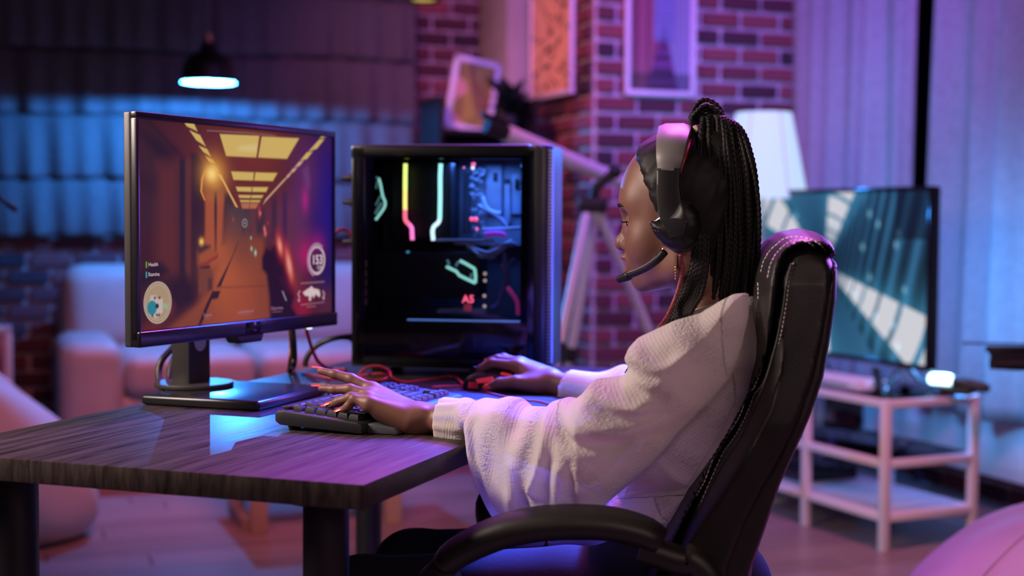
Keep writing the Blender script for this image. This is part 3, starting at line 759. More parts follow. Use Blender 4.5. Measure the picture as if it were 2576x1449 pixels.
# local: x to the viewer's right when facing the screen (towards the camera end), -y faces the room
W_, H_ = 1.06, .60; zc = .075 + H_ / 2
part('case', MB().box((0, .022, zc), (W_, .036, H_), .006), M_black_gloss, tv)
part('bezel', MB().box((0, .001, .075 + .009), (W_, .010, .018), .002).box((0, .001, .075 + H_ - .007), (W_, .010, .014), .002).box((-W_ / 2 + .007, .001, zc), (.014, .010, H_ - .03), .002).box((W_ / 2 - .007, .001, zc), (.014, .010, H_ - .03), .002), M_black_gloss, tv)
def tv_pic(s, t):
    C = np.zeros(s.shape + (3,)); vx, vy = .47, .46; dx = (s - vx) * 1.75; dy = t - vy
    r = np.sqrt(dx * dx + dy * dy) + 1e-4; ang = np.arctan2(dy, dx)
    base = np.array(srgb(34, 78, 108)); C[:] = base
    C *= (.35 + 1.1 * np.minimum(r * 1.5, 1))[..., None]
    # leaning wall panels
    w = dx + .28 * dy; k = np.log(np.maximum(np.abs(w), .03)) * 4.6; f = np.abs((k % 1) - .5) * 2
    side = (np.abs(dy) < np.abs(dx) * 1.1); C[side] *= (.14 + 1.25 * f[side] ** 2.2)[:, None]
    def beam(a0, a1, n, off, gl=1.):
        # bright bar running to the vanishing point between two angles, cut by ribs
        m_ = (ang > a0) & (ang < a1); rib = ((np.log(r) * n + off) % 1) > .17
        g = np.clip(r * 4 - .25, 0, 1); edge = np.minimum((ang - a0), (a1 - ang)) / (a1 - a0) * 2
        glow = np.exp(-np.maximum(0, np.maximum(a0 - ang, ang - a1)) * 9) * .35 * g
        C[:] += (glow[..., None] * np.array(srgb(60, 150, 180)))
        q = m_ & rib; C[q] = (np.array(srgb(205, 205, 212)) * (np.clip(g * 1.1, 0, 1))[q][:, None] + C[q] * (1 - g[q])[:, None])
    beam(.27, .62, 3.4, .1); beam(-1.50, -1.02, 3.0, .45); beam(-2.75, -2.40, 3.0, .2); beam(1.45, 1.80, 3.0, .6)
    r_ = np.random.default_rng(3)
    for i in range(22):
        x = r_.uniform(.55, .98) if i % 2 else r_.uniform(.02, .4); y = r_.uniform(.05, .95)
        C += np.exp(-((s - x) / .007) ** 2 - ((t - y) / .02) ** 2)[..., None] * np.array(srgb(120, 175, 195))
    C[(t < .28) & (s > .84)] *= .25
    return C
M_tv = vcol_mat('television_screen', 1.0)
link('screen', picture_mesh('screen', W_ - .026, H_ - .032, 300, 170, tv_pic, M_tv), tv, (0, -.0005, zc + .001))
for sx in (-1, 1):
    x = sx * .40
    part('foot', MB().prism([(x - .012, .08), (x + .012, .08), (x + sx * .03 + .02, .0), (x + sx * .03 - .012, .0)], 1, -.115, -.100, 0)
         .tube([(x, .015, .09), (x + sx * .012, -.05, .035), (x + sx * .02, -.125, .004)], [.010, .009, .008], 8)
         .tube([(x, .015, .09), (x + sx * .012, .06, .035), (x + sx * .02, .125, .004)], [.010, .009, .008], 8), M_black, tv)
part('led_strip', MB().box((W_ / 2 - .10, .0425, zc), (.012, .004, H_ - .12)).box((-W_ / 2 + .10, .0425, zc), (.012, .004, H_ - .12)), mat('led_strip_blue', (.2, .4, .8), .4, emit=(.1, .4, 1.0), estr=2.0), tv)
for sx in (1, -1):
    tl_ = bpy.data.lights.new('television_back_light', 'AREA'); tl_.shape = 'RECTANGLE'; tl_.size = .05; tl_.size_y = H_ - .1; tl_.energy = TVLED_W * (1 if sx > 0 else .4); tl_.color = (.06, .36, 1.0)
    to_ = link('television_back_light', tl_, tv, (sx * (W_ / 2 - .10), .047, zc)); to_.rotation_euler = (math.radians(90), 0, 0)
cb_ = thing('game_console', 'flat pale box lying on the stand under the television', 'box', tuple(TO + TX * .07 + TY * .36 + np.array([0, 0, .5008])), TA)
part('body', MB().box((0, 0, .016), (.12, .42, .032), .006, 3), mat('pale_plastic', (.7, .72, .78), .35), cb_)
part('front_slot', MB().box((-.0605, .0, .016), (.002, .30, .004)), M_black, cb_)
gc = thing('game_console', 'black game console on the bottom board of the television stand', 'game console', tuple(TO + TX * .20 + TY * .72 + np.array([0, 0, .1215])), TA)
part('body', MB().box((0, 0, .028), (.25, .33, .054), .006, 3), M_black_gloss, gc)
part('front_slot', MB().box((-.126, 0, .034), (.002, .2, .004)), mat('slot', (.03, .03, .035), .5), gc)
fd = thing('light_bar', 'glowing white handheld light bar with black handle on the stand', 'lamp', tuple(TO + TX * .25 + TY * .00 + np.array([0, 0, .5008])), TA + math.radians(-62))
part('tube_light', MB().box((-.025, 0, .045), (.085, .034, .036), .014, 4), mat('bar_glow', (1, 1, 1), .4, emit=(.62, 1.0, 1.0), estr=3.0), fd)
part('handle', MB().tube([(.018, 0, .042), (.07, 0, .034), (.125, 0, .028)], [.019, .021, .016], 14).ball((.125, 0, .028), .014, 10, 8), M_black, fd)
part('cradle', MB().box((.03, 0, .012), (.10, .045, .024), .004), M_black, fd)
bl_ = bpy.data.lights.new('light_bar_light', 'POINT'); bl_.shadow_soft_size = .02; bl_.energy = BAR_W; bl_.color = (.09, .38, 1.0)
blo = link('light_bar_light', bl_, fd, (-.02, .02, .09))
tcab = tag(part('television_cable', MB().tube(spline([TO + TX * .30 + TY * .80 + [0, 0, .60], TO + TX * .385 + TY * .78 + [0, 0, .47], TO + TX * .40 + TY * .70 + [0, 0, .40], TO + TX * .41 + TY * .98 + [0, 0, .36]], 30), .005, 6), M_black), 'thin black cable hanging behind the television stand', 'cable')

# ============================================================ THE DESK AND WHAT STANDS ON IT
T = .745
DA = math.radians(70.4); DU = np.array([math.cos(DA), math.sin(DA), 0]); DV = np.array([-math.sin(DA), math.cos(DA), 0])
A0 = np.array([-.1761, 1.6758, 0])                 # near corner of the desk
def D(u, v, z): return A0 + DU * u + DV * v + np.array([0, 0, z])
M_desk = mat('dark_wood', (.055, .04, .038), .38, spec=.17)
N_, L_n, b_ = nt(M_desk)
tc = N_.new('ShaderNodeTexCoord'); mp = N_.new('ShaderNodeMapping'); mp.inputs['Scale'].default_value = (1.6, 26, 4)
n1 = N_.new('ShaderNodeTexNoise'); n1.inputs['Scale'].default_value = 3.2; n1.inputs['Detail'].default_value = 9; n1.inputs['Roughness'].default_value = .62; n1.inputs['Distortion'].default_value = .35
L_n.new(tc.outputs['Object'], mp.inputs[0]); L_n.new(mp.outputs[0], n1.inputs['Vector'])
rp = N_.new('ShaderNodeValToRGB'); rp.color_ramp.elements[0].position = .34; rp.color_ramp.elements[1].position = .68
rp.color_ramp.elements[0].color = (.014, .010, .010, 1); rp.color_ramp.elements[1].color = (.062, .046, .043, 1)
L_n.new(n1.outputs['Fac'], rp.inputs[0]); L_n.new(rp.outputs[0], b_.inputs['Base Color'])
mr = N_.new('ShaderNodeMapRange'); mr.inputs['To Min'].default_value = .26; mr.inputs['To Max'].default_value = .44
L_n.new(n1.outputs['Fac'], mr.inputs['Value']); L_n.new(mr.outputs[0], b_.inputs['Roughness'])
bp = N_.new('ShaderNodeBump'); bp.inputs['Strength'].default_value = .35; bp.inputs['Distance'].default_value = .0012
L_n.new(n1.outputs['Fac'], bp.inputs['Height']); L_n.new(bp.outputs[0], b_.inputs['Normal'])

dk = thing('desk', 'dark wood grain desk with thick top and round black legs', 'desk', tuple(A0), DA)
part('desk_top', MB().box((.70, .335, T - .0155), (1.40, .67, .031), .0015, 2), M_desk, dk)
M_legm = mat('black_leg_metal', (.008, .008, .009), .38)
for u_, v_ in ((.066, .082), (1.33, .082), (.066, .552), (1.33, .622)):
    l_ = part('leg', MB().cyl((u_, v_, .012), (u_, v_, T - .036), .029, 28), M_legm, dk)
    part('mounting_plate', MB().lathe([(.05, T - .036), (.05, T - .0312)], 24, c=(u_, v_, 0)), M_legm, l_)
    part('foot', MB().lathe([(.025, .0005), (.027, .013)], 20, c=(u_, v_, 0)), M_black, l_)

# ------------------------------------------------------------ monitor
MA = math.atan2(.898, .44); MC = np.array([-.4575, 2.45, T])
MX = np.array([math.cos(MA), math.sin(MA), 0]); MY = np.array([-math.sin(MA), math.cos(MA), 0])
M_mon = mat('monitor_grey', (.035, .032, .032), .42); M_monk = mat('monitor_black', (.010, .008, .012), .30)
mo = thing('monitor', 'black desktop monitor showing an orange corridor shooter game', 'monitor', tuple(MC), MA)
mw, mh, mz = .557, .366, .113           # width, height, height of the lower edge above the desk
part('back_case', MB().box((0, .0195, mz + mh / 2), (mw, .015, mh), .003, 3).box((0, .034, mz + mh / 2), (mw * .55, .020, mh * .6), .006, 3), M_mon, mo)
bz = MB().box((0, .006, mz + mh - .0055), (mw, .012, .011), .0015).box((-mw / 2 + .004, .006, mz + mh / 2), (.008, .012, mh - .02), .0015).box((mw / 2 - .004, .006, mz + mh / 2), (.008, .012, mh - .02), .0015)
part('bezel', bz, M_monk, mo)
part('lower_bezel', MB().box((0, .004, mz + .0125), (mw, .018, .025), .003, 3), mat('bezel_satin', (.012, .010, .016), .22), mo)
part('sensor_housing', MB().prism([(-.035, mz + .0005), (.045, mz + .0005), (.038, mz - .013), (-.022, mz - .013)], 1, -.004, .024, .002), M_black, mo)
part('sensor_window', MB().box((.012, -.0055, mz + .013), (.040, .002, .020), .001), M_black_gloss, mo)
part('power_light', MB().box((.196, .004, mz - .001), (.014, .004, .003), .001), mat('led_white', (1, 1, 1), .4, emit=(.7, .95, 1), estr=2.0), mo)
sx0, sx1, sz0, sz1 = -mw / 2 + .008, mw / 2 - .008, mz + .0255, mz + mh - .011
def SCR(x, y):
    P = on_plane(x, y, MC, -MY) - MC; return ((P @ MX) - sx0) / (sx1 - sx0), (sz1 - P[2]) / (sz1 - sz0)
c1 = lambda x, y: SCR(300 + x / 4.262, 240 + y / 4.262)
c2 = lambda x, y: SCR(300 + x / 4.262, 560 + y / 4.262)
ASP = (sx1 - sx0) / (sz1 - sz0)
def game_pic(s, t):
    C = np.zeros(s.shape + (3,)); X = s * ASP; Y = t
    def P(pts, conv): return [(a * ASP, b) for a, b in (conv(*p) for p in pts)]
    def poly(pts, col, conv=c1, soft=.004, op=1.):
        d = poly_dist(X, Y, P(pts, conv)); a = np.clip(d / soft * .5 + .5, 0, 1) * op
        C[:] = C * (1 - a[..., None]) + np.array(srgb(*col)) * a[..., None]
    def glow(p, r, col, amt=1., conv=c1, asp=1., tilt=0.):
        a, b = conv(*p); dx = X - a * ASP; dy = Y - b; u = dx * math.cos(tilt) + dy * math.sin(tilt); w = -dx * math.sin(tilt) + dy * math.cos(tilt)
        g = np.exp(-((u / r) ** 2 + (w / (r * asp)) ** 2)) * amt; C[:] = C * (1 - np.clip(g, 0, 1)[..., None]) + np.array(srgb(*col)) * g[..., None]
    C[:] = np.array(srgb(52, 25, 22))
    glow((1350, 650), .52, (108, 42, 26), .85)                                    # ceiling
    poly([(235, 205), (640, 640), (700, 1449), (235, 1449)], (52, 30, 28), soft=.05)
    poly([(245, 390), (560, 720), (650, 660), (280, 260), (240, 215)], (48, 24, 22), soft=.06)
    poly([(250, 400), (450, 480), (620, 670), (560, 720), (400, 620)], (30, 22, 24), soft=.03)
    poly([(280, 230), (310, 230), (715, 660), (690, 680)], (38, 22, 22), soft=.012)
    poly([(430, 740), (660, 690), (660, 2070), (410, 1800)], (92, 42, 28), soft=.05, op=.75)
    poly([(235, 830), (400, 900), (400, 1040), (235, 990)], (44, 26, 24), soft=.04)
    poly([(930, 1030), (1160, 1030), (1190, 1449), (1190, 1700), (930, 1900)], (158, 78, 38), soft=.02)
    poly([(900, 690), (1180, 1030), (935, 1040), (880, 900)], (118, 62, 34), soft=.03)
    poly([(665, 680), (728, 680), (728, 2060), (665, 2060)], (34, 28, 30))
    poly([(728, 690), (800, 690), (800, 2060), (728, 2060)], (84, 42, 30), soft=.012)
    poly([(790, 610), (840, 620), (900, 690), (945, 760), (890, 900), (890, 1030), (935, 1130), (935, 1449), (925, 1520), (850, 1640), (850, 1850), (840, 2140), (790, 2210)], (40, 25, 24), soft=.012)
    poly([(1036, 1030), (1066, 1030), (1066, 1690), (1036, 1690)], (44, 32, 32))
    poly([(1145, 1050), (1235, 1050), (1225, 1600), (1115, 1610)], (42, 34, 36), soft=.012)
    poly([(1180, 1200), (1330, 1210), (1330, 1560), (1180, 1560)], (54, 50, 50), soft=.02)
    poly([(1215, 1210), (1490, 1210), (1490, 1540), (1240, 1550)], (48, 52, 55), soft=.02)
    poly([(1430, 1215), (1500, 1215), (1500, 1540), (1420, 1540)], (92, 46, 48), soft=.03)
    poly([(1490, 1215), (1580, 1215), (1590, 1530), (1490, 1530)], (44, 38, 46), soft=.015)
    poly([(1580, 1180), (2000, 1000), (2060, 1449), (1950, 1900), (1600, 1500)], (96, 44, 58), soft=.06)
    poly([(1650, 1100), (1705, 1090), (1705, 1560), (1650, 1540)], (54, 34, 52), soft=.02)
    poly([(1770, 1040), (1815, 1030), (1815, 1620), (1770, 1600)], (56, 30, 62), soft=.02)
    # floor
    f_ = c2
    poly([(1180, 190), (1560, 150), (1620, 600), (1650, 1090), (420, 1200), (800, 880), (1000, 720)], (128, 62, 32), f_, .03)
    glow((1180, 560), .17, (178, 90, 40), .85, f_, 1.3); glow((1300, 900), .16, (160, 74, 34), .7, f_); glow((1330, 250), .12, (96, 56, 40), .6, f_)
    poly([(1060, 690), (1620, 672), (1622, 684), (1060, 705)], (98, 48, 28), f_, .008, .6)
    poly([(1275, 250), (1300, 205), (1240, 350), (1105, 688), (1062, 690), (1225, 370)], (46, 32, 28), f_, .006)
    poly([(1018, 733), (1104, 733), (1075, 815), (1010, 826), (900, 1090), (858, 1115), (940, 900)], (42, 28, 24), f_, .006)
    poly([(230, 760), (620, 560), (850, 640), (850, 830), (470, 1170), (235, 1190)], (54, 28, 24), f_, .04)
    poly([(240, 1150), (760, 700), (800, 740), (420, 1180), (300, 1190)], (104, 42, 28), f_, .03, .8)
    poly([(230, 560), (400, 430), (480, 440), (548, 520), (400, 620), (230, 690)], (32, 22, 22), f_, .02)
    poly([(560, 640), (720, 560), (830, 700), (820, 850), (640, 960), (590, 850)], (36, 22, 22), f_, .03)
    poly([(870, 470), (990, 452), (1026, 570), (1018, 715), (940, 760), (870, 760)], (112, 60, 36), f_, .012)
    poly([(890, 465), (985, 458), (985, 490), (890, 492)], (52, 32, 28), f_, .006); poly([(968, 600), (1015, 590), (1015, 715), (968, 730)], (84, 46, 32), f_, .006)
    poly([(865, 330), (1010, 270), (1060, 340), (905, 450), (865, 440)], (150, 78, 34), f_, .02); poly([(905, 450), (1075, 340), (1075, 375), (940, 462)], (130, 36, 26), f_, .012)
    poly([(870, 260), (930, 230), (1000, 250), (980, 280), (870, 330)], (60, 40, 28), f_, .012); glow((900, 205), .017, (250, 190, 90), 1, f_)
    # blue and magenta light at the right
    glow((2290, 1150), .26, (22, 14, 118), .95, c1, 1.6); glow((2000, 900), .13, (92, 40, 92), .75, c1, 1.5); glow((2010, 1120), .032, (168, 36, 120), .8, c1, 2.0)
    poly([(1985, 800), (2040, 750), (2065, 960), (2040, 1020), (2000, 900)], (108, 56, 112), soft=.02, op=.8)
    glow((2020, 350), .085, (172, 24, 92), .85, f_); glow((2140, 250), .07, (150, 24, 110), .7, f_); glow((1980, 900), .10, (150, 24, 60), .8, f_, 1.2); glow((2240, 850), .12, (92, 40, 62), .7, f_)
    glow((1900, 620), .07, (112, 52, 44), .6, f_); glow((2270, 560), .09, (26, 20, 92), .8, f_)
    # gun
    poly([(1545, 380), (1590, 270), (1640, 300), (1680, 235), (1760, 320), (1800, 540), (1885, 620), (1895, 800), (1860, 900), (1960, 1045), (1640, 1060), (1632, 800), (1600, 560), (1550, 500)], (34, 12, 24), f_, .014)
    poly([(1700, 560), (1880, 600), (1890, 780), (1800, 740)], (58, 14, 34), f_, .02, .7); poly([(1760, 735), (1775, 735), (1815, 835), (1800, 838)], (150, 140, 150), f_, .004, .8)
    for p, r, asp in (((1740, 250), .021, 2.1), ((1840, 455), .023, 3.2)):
        glow(p, r * 1.5, (205, 40, 22), .95, f_, asp, -.30); glow(p, r * .85, (225, 150, 130), 1, f_, asp * 1.05, -.30)
    for p, r, asp in (((1520, 1255), .013, 2.2), ((1240, 1330), .006, 1.8), ((1610, 1370), .006, 1.5)): glow(p, r, (176, 62, 62), 1, c1, asp)
    glow((1530, 1265), .006, (225, 130, 120), 1, c1, 1.6); poly([(1515, 1150), (1523, 1150), (1525, 1215), (1513, 1215)], (150, 50, 60))
    for p in ((1575, 68), (1584, 116)): glow(p, .010, (228, 110, 96), 1, f_, 1.5)
    glow((1425, 85), .014, (92, 40, 46), .9, f_, 1.4); glow((1352, 1430), .012, (60, 42, 46), .8, c1, 2.0)
    for p, r in (((1430, 165), .005), ((1436, 280), .007), ((1478, 325), .009)): glow(p, r, (158, 205, 178), 1, f_, 1.6)
    # ceiling panels
    yel = (206, 174, 92)
    glow((1530, 540), .2, (120, 48, 30), .5)
    for q in ([(1095, 412), (1520, 432), (1485, 665), (1165, 650)], [(1545, 440), (1945, 460), (1815, 680), (1508, 665)], [(1218, 815), (1462, 825), (1452, 912), (1243, 905)], [(1478, 825), (1712, 832), (1663, 918), (1465, 912)],
              [(1268, 980), (1440, 983), (1432, 1033), (1285, 1028)], [(1450, 983), (1615, 985), (1590, 1035), (1443, 1032)], [(1295, 1068), (1428, 1070), (1420, 1100), (1305, 1097)], [(1437, 1070), (1563, 1070), (1545, 1100), (1430, 1100)],
              [(1312, 1122), (1418, 1124), (1413, 1144), (1318, 1142)], [(1427, 1124), (1532, 1124), (1520, 1144), (1423, 1144)],
              [(690, 248), (800, 262), (858, 385), (742, 330)], [(772, 375), (885, 425), (945, 545), (845, 480)], [(872, 540), (960, 575), (1005, 660), (920, 605)], [(942, 650), (1025, 690), (1050, 740), (985, 715)],
              [(2230, 385), (2290, 390), (2255, 435), (2165, 465)], [(2160, 475), (2215, 468), (2135, 570), (2048, 600)], [(2030, 612), (2090, 600), (2030, 680), (1958, 698)]):
        poly(q, yel)
    for q in ([(1322, 1155), (1415, 1155), (1410, 1213), (1335, 1213)], [(1420, 1155), (1510, 1155), (1485, 1213), (1417, 1213)]): poly(q, (176, 104, 70))
    poly([(1320, 540), (1495, 525), (1490, 610), (1280, 590)], (216, 192, 128), soft=.012, op=.8)
    pk = (206, 160, 132)
    for q in ([(1945, 712), (1995, 698), (1950, 755), (1893, 775)], [(1880, 785), (1925, 775), (1890, 820), (1840, 838)], [(1832, 842), (1866, 832), (1830, 880), (1795, 890)], [(1786, 896), (1815, 888), (1620, 1100), (1560, 1168), (1585, 1115)]): poly(q, pk)
    # warm flare on the left strip
    glow((1030, 840), .095, (226, 150, 46), .9, c1, .9); glow((1010, 840), .045, (250, 214, 120), 1, c1, .8)
    for q in ([(1000, 742), (1050, 760), (1085, 815), (1040, 790)], [(1060, 830), (1110, 850), (1190, 1010), (1290, 1200), (1268, 1195), (1130, 930)]): poly(q, (226, 176, 92))
    poly([(938, 800), (950, 800), (915, 900), (905, 1030), (940, 1125), (928, 1120), (890, 1030), (898, 890)], (232, 150, 60), soft=.005)
    poly([(960, 372), (1400, 395), (1700, 428), (1700, 436), (1400, 410), (960, 382)], (148, 112, 108), soft=.004, op=.7)
    for k in range(26):
        x = 985 + k * 21; poly([(x, 395 + .035 * (x - 985)), (x + 9, 395 + .035 * (x - 985)), (x + 9, 412 + .035 * (x - 985)), (x, 412 + .035 * (x - 985))], (60, 34, 30), soft=.003, op=.8)
    # map disc and read-outs: flat print of the game's display
    def disc(p, r, col, conv, op=1., soft=.004):
        a, b = conv(*p); d = np.sqrt((X - a * ASP) ** 2 + (Y - b) ** 2); q = np.clip((r - d) / soft * .5 + .5, 0, 1) * op; C[:] = C * (1 - q[..., None]) + np.array(srgb(*col)) * q[..., None]
    def ring(p, r, w, col, conv, op=1.):
        a, b = conv(*p); d = np.abs(np.sqrt((X - a * ASP) ** 2 + (Y - b) ** 2) - r); q = np.clip((w - d) / .003 * .5 + .5, 0, 1) * op; C[:] = C * (1 - q[..., None]) + np.array(srgb(*col)) * q[..., None]
    a, b = f_(432, 635); a2, b2 = f_(432, 1080); R = (b2 - b) / 2
    disc((432, 858), R, (92, 68, 52), f_); disc((432, 858), R * .86, (168, 142, 108), f_); ring((432, 858), R * .975, .0035, (200, 178, 160), f_); ring((432, 858), R * .87, .0028, (196, 172, 150), f_)
    poly([(345, 830), (360, 780), (415, 780), (418, 810), (485, 815), (485, 960), (415, 1030), (385, 1010), (340, 990), (330, 880)], (196, 178, 176), f_, .005, .85)
    poly([(490, 865), (540, 875), (538, 925), (492, 925)], (140, 176, 140), f_, .006, .9); disc((370, 915), .035, (34, 128, 142), f_); poly([(345, 900), (375, 850), (392, 905)], (34, 128, 142), f_); disc((425, 895), .012, (28, 36, 38), f_)
    for p in ((400, 808), (450, 806), (375, 998), (422, 992), (446, 990)): disc(p, .007, (60, 66, 70), f_)
    poly([(304, 422), (317, 420), (317, 483), (304, 486)], (104, 160, 40), f_, .003); poly([(304, 530), (317, 528), (317, 590), (304, 594)], (50, 160, 178), f_, .003)
    a, b = f_(2135, 240); a2, b2 = f_(2135, 575); R = (b2 - b) / 2
    disc((2135, 402), R * 1.03, (44, 26, 52), f_, .6); ring((2135, 402), R * .86, .008, (206, 176, 186), f_)
    aa, bb = f_(2135, 402); ang = np.arctan2(Y - bb, X - aa * ASP); dd = np.sqrt((X - aa * ASP) ** 2 + (Y - bb) ** 2)
    q = (np.abs(dd - R * .99) < .010) & ((ang > 1.9) | (ang < -.9)); C[q] = np.array(srgb(160, 124, 146))
    poly([(1985, 750), (2040, 710), (2060, 700), (2075, 680), (2100, 705), (2160, 720), (2172, 770), (2165, 800), (2140, 785), (2125, 765), (2112, 790), (2100, 812), (2090, 780), (2075, 800), (2072, 838), (2050, 835), (2052, 790), (2010, 785)], (214, 190, 192), f_, .004)
    for sgn, x in ((1, 1930), (-1, 2222)):
        poly([(x + sgn * 18, 730), (x + sgn * 28, 735), (x + sgn * 10, 768), (x + sgn * 26, 800), (x + sgn * 16, 806), (x, 768)], (196, 160, 168), f_, .004)
        disc((x + sgn * 14, 832 - 22 * (sgn < 0)), .009, (190, 150, 160), f_)
    poly([(1965, 648), (2215, 630), (2215, 638), (1965, 656)], (176, 150, 160), f_, .004, .7); poly([(1965, 880), (2215, 850), (2215, 856), (1965, 886)], (190, 140, 150), f_, .004, .7)
    for x0, x1, y0, y1 in ((930, 985, 1030, 1024), (1312, 1432, 984, 978), (1655, 1760, 958, 950)): poly([(x0, y0), (x1, y1), (x1, y1 + 6), (x0, y0 + 6)], (150, 112, 100), f_, .003, .7)
    for k in range(9): poly([(2028 + k * 11, 903 - k * 1.1), (2035 + k * 11, 902 - k * 1.1), (2035 + k * 11, 909 - k * 1.1), (2028 + k * 11, 910 - k * 1.1)], (176, 130, 140), f_, .004, .7)
    for rr in (.020,): ring((1363, 1370), rr, .0018, (190, 190, 190), c1, .7); disc((1363, 1370), .003, (210, 210, 210), c1)
    return C
M_game = vcol_mat('game_screen', .92)
sc = link('screen', picture_mesh('screen', sx1 - sx0, sz1 - sz0, 500, 340, game_pic, M_game), mo, ((sx0 + sx1) / 2, .0035, (sz0 + sz1) / 2))
M_hud = mat('read_out_white', (.1, .1, .1), .5, emit=srgb(214, 190, 186), estr=.95); M_hud2 = mat('read_out_dim', (.1, .1, .1), .5, emit=srgb(150, 104, 92), estr=.95)
def hud(txt, p, size, conv, m_=M_hud, bold=False, align='CENTER'):
    s, t = conv(*p); x = (s - .5) * (sx1 - sx0); z = (.5 - t) * (sz1 - sz0)
    text_mesh(txt, size, 'read_out', m_, sc, Matrix.Translation((x, -.0006, z)) @ Matrix.Rotation(math.pi / 2, 4, 'X'), bold, align=align)
hud('Health', (328, 452), .0086, c2, align='LEFT'); hud('Stamina', (326, 558), .0086, c2, align='LEFT')
hud('153', (2138, 402), .024, c2, bold=True); hud('/200', (2160, 482), .010, c2)
hud('Teams', (960, 993), .0088, c2, M_hud2); hud('Leaderboard', (1370, 952), .0088, c2, M_hud2); hud('Objectives', (1705, 918), .0088, c2, M_hud2)
# stand
st_b = D(.64, .555, T); to_l = lambda P: Vector(((np.asarray(P) - MC) @ MX, (np.asarray(P) - MC) @ MY, P[2] - T))
colm = np.array([-.563, 2.50, T]); cl = to_l(colm)
part('stand_column', MB().prism([(-.030, 0), (.030, 0), (.028, .30), (-.028, .30)], 1, -.016, .022, .002), M_mon, mo, loc=(cl[0], cl[1], .0185))
part('stand_mount', MB().box((cl[0] * .5, .075, mz + .20), (.09, .075, .09), .006), M_mon, mo)
part('cable_hole', MB().tube([(cl[0], cl[1] - .0165, .097), (cl[0], cl[1] - .0178, .097)], .016, 24), mat('pale_disc', (.5, .55, .58), .4), mo)
bq = to_l(D(.635, .545, T))
pb = part('base_plate', MB().box((0, 0, 0), (.245, .225, .017), .006, 3), mat('base_satin', (.016, .015, .018), .24, spec=.35), mo, loc=(bq[0], bq[1], .0092))
pb.rotation_euler[2] = DA - MA
part('base_ring', MB().lathe([(.067, .0), (.069, .002), (.069, .006), (.067, .008), (.0, .008)], 48), M_mon, mo, loc=(cl[0] + .004, cl[1], .0178))

# ------------------------------------------------------------ computer tower
PA = math.atan2(-.155, .988); PO = np.array([-.322, 2.845, T])
PXv = np.array([math.cos(PA), math.sin(PA), 0]); PYv = np.array([-math.sin(PA), math.cos(PA), 0])
pc = thing('computer_tower', 'black computer tower with glass side and glowing coloured lights inside', 'computer', tuple(PO), PA)
PH = .463; PL = .404; PD = .205
M_case = mat('case_black', (.009, .008, .009), .45, spec=.3)
part('case_frame', MB().box((PL / 2 - .02, PD / 2, .028), (PL - .045, PD, .018), .003).box((PL / 2 - .02, PD / 2, PH - .012), (PL - .045, PD, .024), .006, 3)
     .box((.008, PD / 2, PH / 2 + .01), (.016, PD, PH - .03), .003).box((PL / 2 - .02, PD - .005, PH / 2 + .01), (PL - .045, .01, PH - .03), .002).box((.375, PD / 2, PH / 2 + .01), (.018, PD, PH - .03), .002), M_case, pc)
part('side_frame', MB().box((.014, .004, PH / 2 + .01), (.026, .008, PH - .03), .002).box((.357, .004, PH / 2 + .01), (.030, .008, PH - .03), .002).box((.185, .004, PH - .016), (.37, .008, .026), .002).box((.185, .004, .031), (.37, .008, .024), .002), M_black_gloss, pc)
fp = part('front_panel', MB().prism([(.371, 0), (.393, .008), (.402, .024), (.402, PD - .024), (.393, PD - .008), (.371, PD)], 2, .02, PH - .002, .002), mat('front_satin', (.020, .011, .013), .35), pc)
ms = MB()
for k in range(62): ms.box((.3985, .019, .035 + k * .0068), (.010, .018, .0036)); 
part('front_mesh', ms, mat('mesh_lit', (.26, .28, .32), .4), fp)['kind'] = 'stuff'  # black mesh coloured lighter, standing in for the blue light on it
for x, y in ((.05, .03), (.33, .03), (.05, PD - .03), (.33, PD - .03)): part('foot', MB().lathe([(.014, .0003), (.016, .02)], 14, c=(x, y, 0)), M_black, pc)
M_tint = bpy.data.materials.new('tinted_glass'); M_tint.use_nodes = True
N_ = M_tint.node_tree.nodes; L_n = M_tint.node_tree.links; N_.remove(N_['Principled BSDF'])
tr_ = N_.new('ShaderNodeBsdfTransparent'); tr_.inputs[0].default_value = (.80, .80, .84, 1); gl_ = N_.new('ShaderNodeBsdfGlossy'); gl_.inputs['Roughness'].default_value = .03
fr_ = N_.new('ShaderNodeFresnel'); fr_.inputs[0].default_value = 1.45; mx_ = N_.new('ShaderNodeMixShader')
L_n.new(fr_.outputs[0], mx_.inputs[0]); L_n.new(tr_.outputs[0], mx_.inputs[1]); L_n.new(gl_.outputs[0], mx_.inputs[2]); L_n.new(mx_.outputs[0], N_['Material Output'].inputs[0])
part('glass_side', MB().box((.184, -.002, PH / 2 + .01), (.345, .003, PH - .065)), M_tint, pc, 0)
def PC3(x, y, dep=.0):           # photo crop to tower-local (x, z) on the plane a given depth behind the glass
    P = on_plane(x, y, PO + PYv * dep, -PYv) - PO; return np.array([P @ PXv, dep, P[2]])
p3 = lambda x, y, d=.06: PC3(860 + x / 4.529, 340 + y / 4.529, d)
p4 = lambda x, y, d=.06: PC3(860 + x / 4.2625, 620 + y / 4.2625, d)
inn = mat('board_grey', (.20, .22, .26), .5); inn_d = mat('board_dark', (.005, .005, .007), .5, spec=.3); M_cab = mat('sleeved_cable', (.22, .25, .32), .45)
part('motherboard_tray', MB().box((.185, PD - .018, PH / 2 + .01), (.33, .008, PH - .07)), mat('tray', (.05, .055, .07), .5), pc)
q0 = p3(1250, 280, .15); q1 = p3(2040, 1180, .15)
bd = part('drive_panel', MB().box(((q0[0] + q1[0]) / 2 + .012, .165, (q0[2] + q1[2]) / 2), (q1[0] - q0[0] + .02, .02, q0[2] - q1[2] + .03), .002), inn, pc)
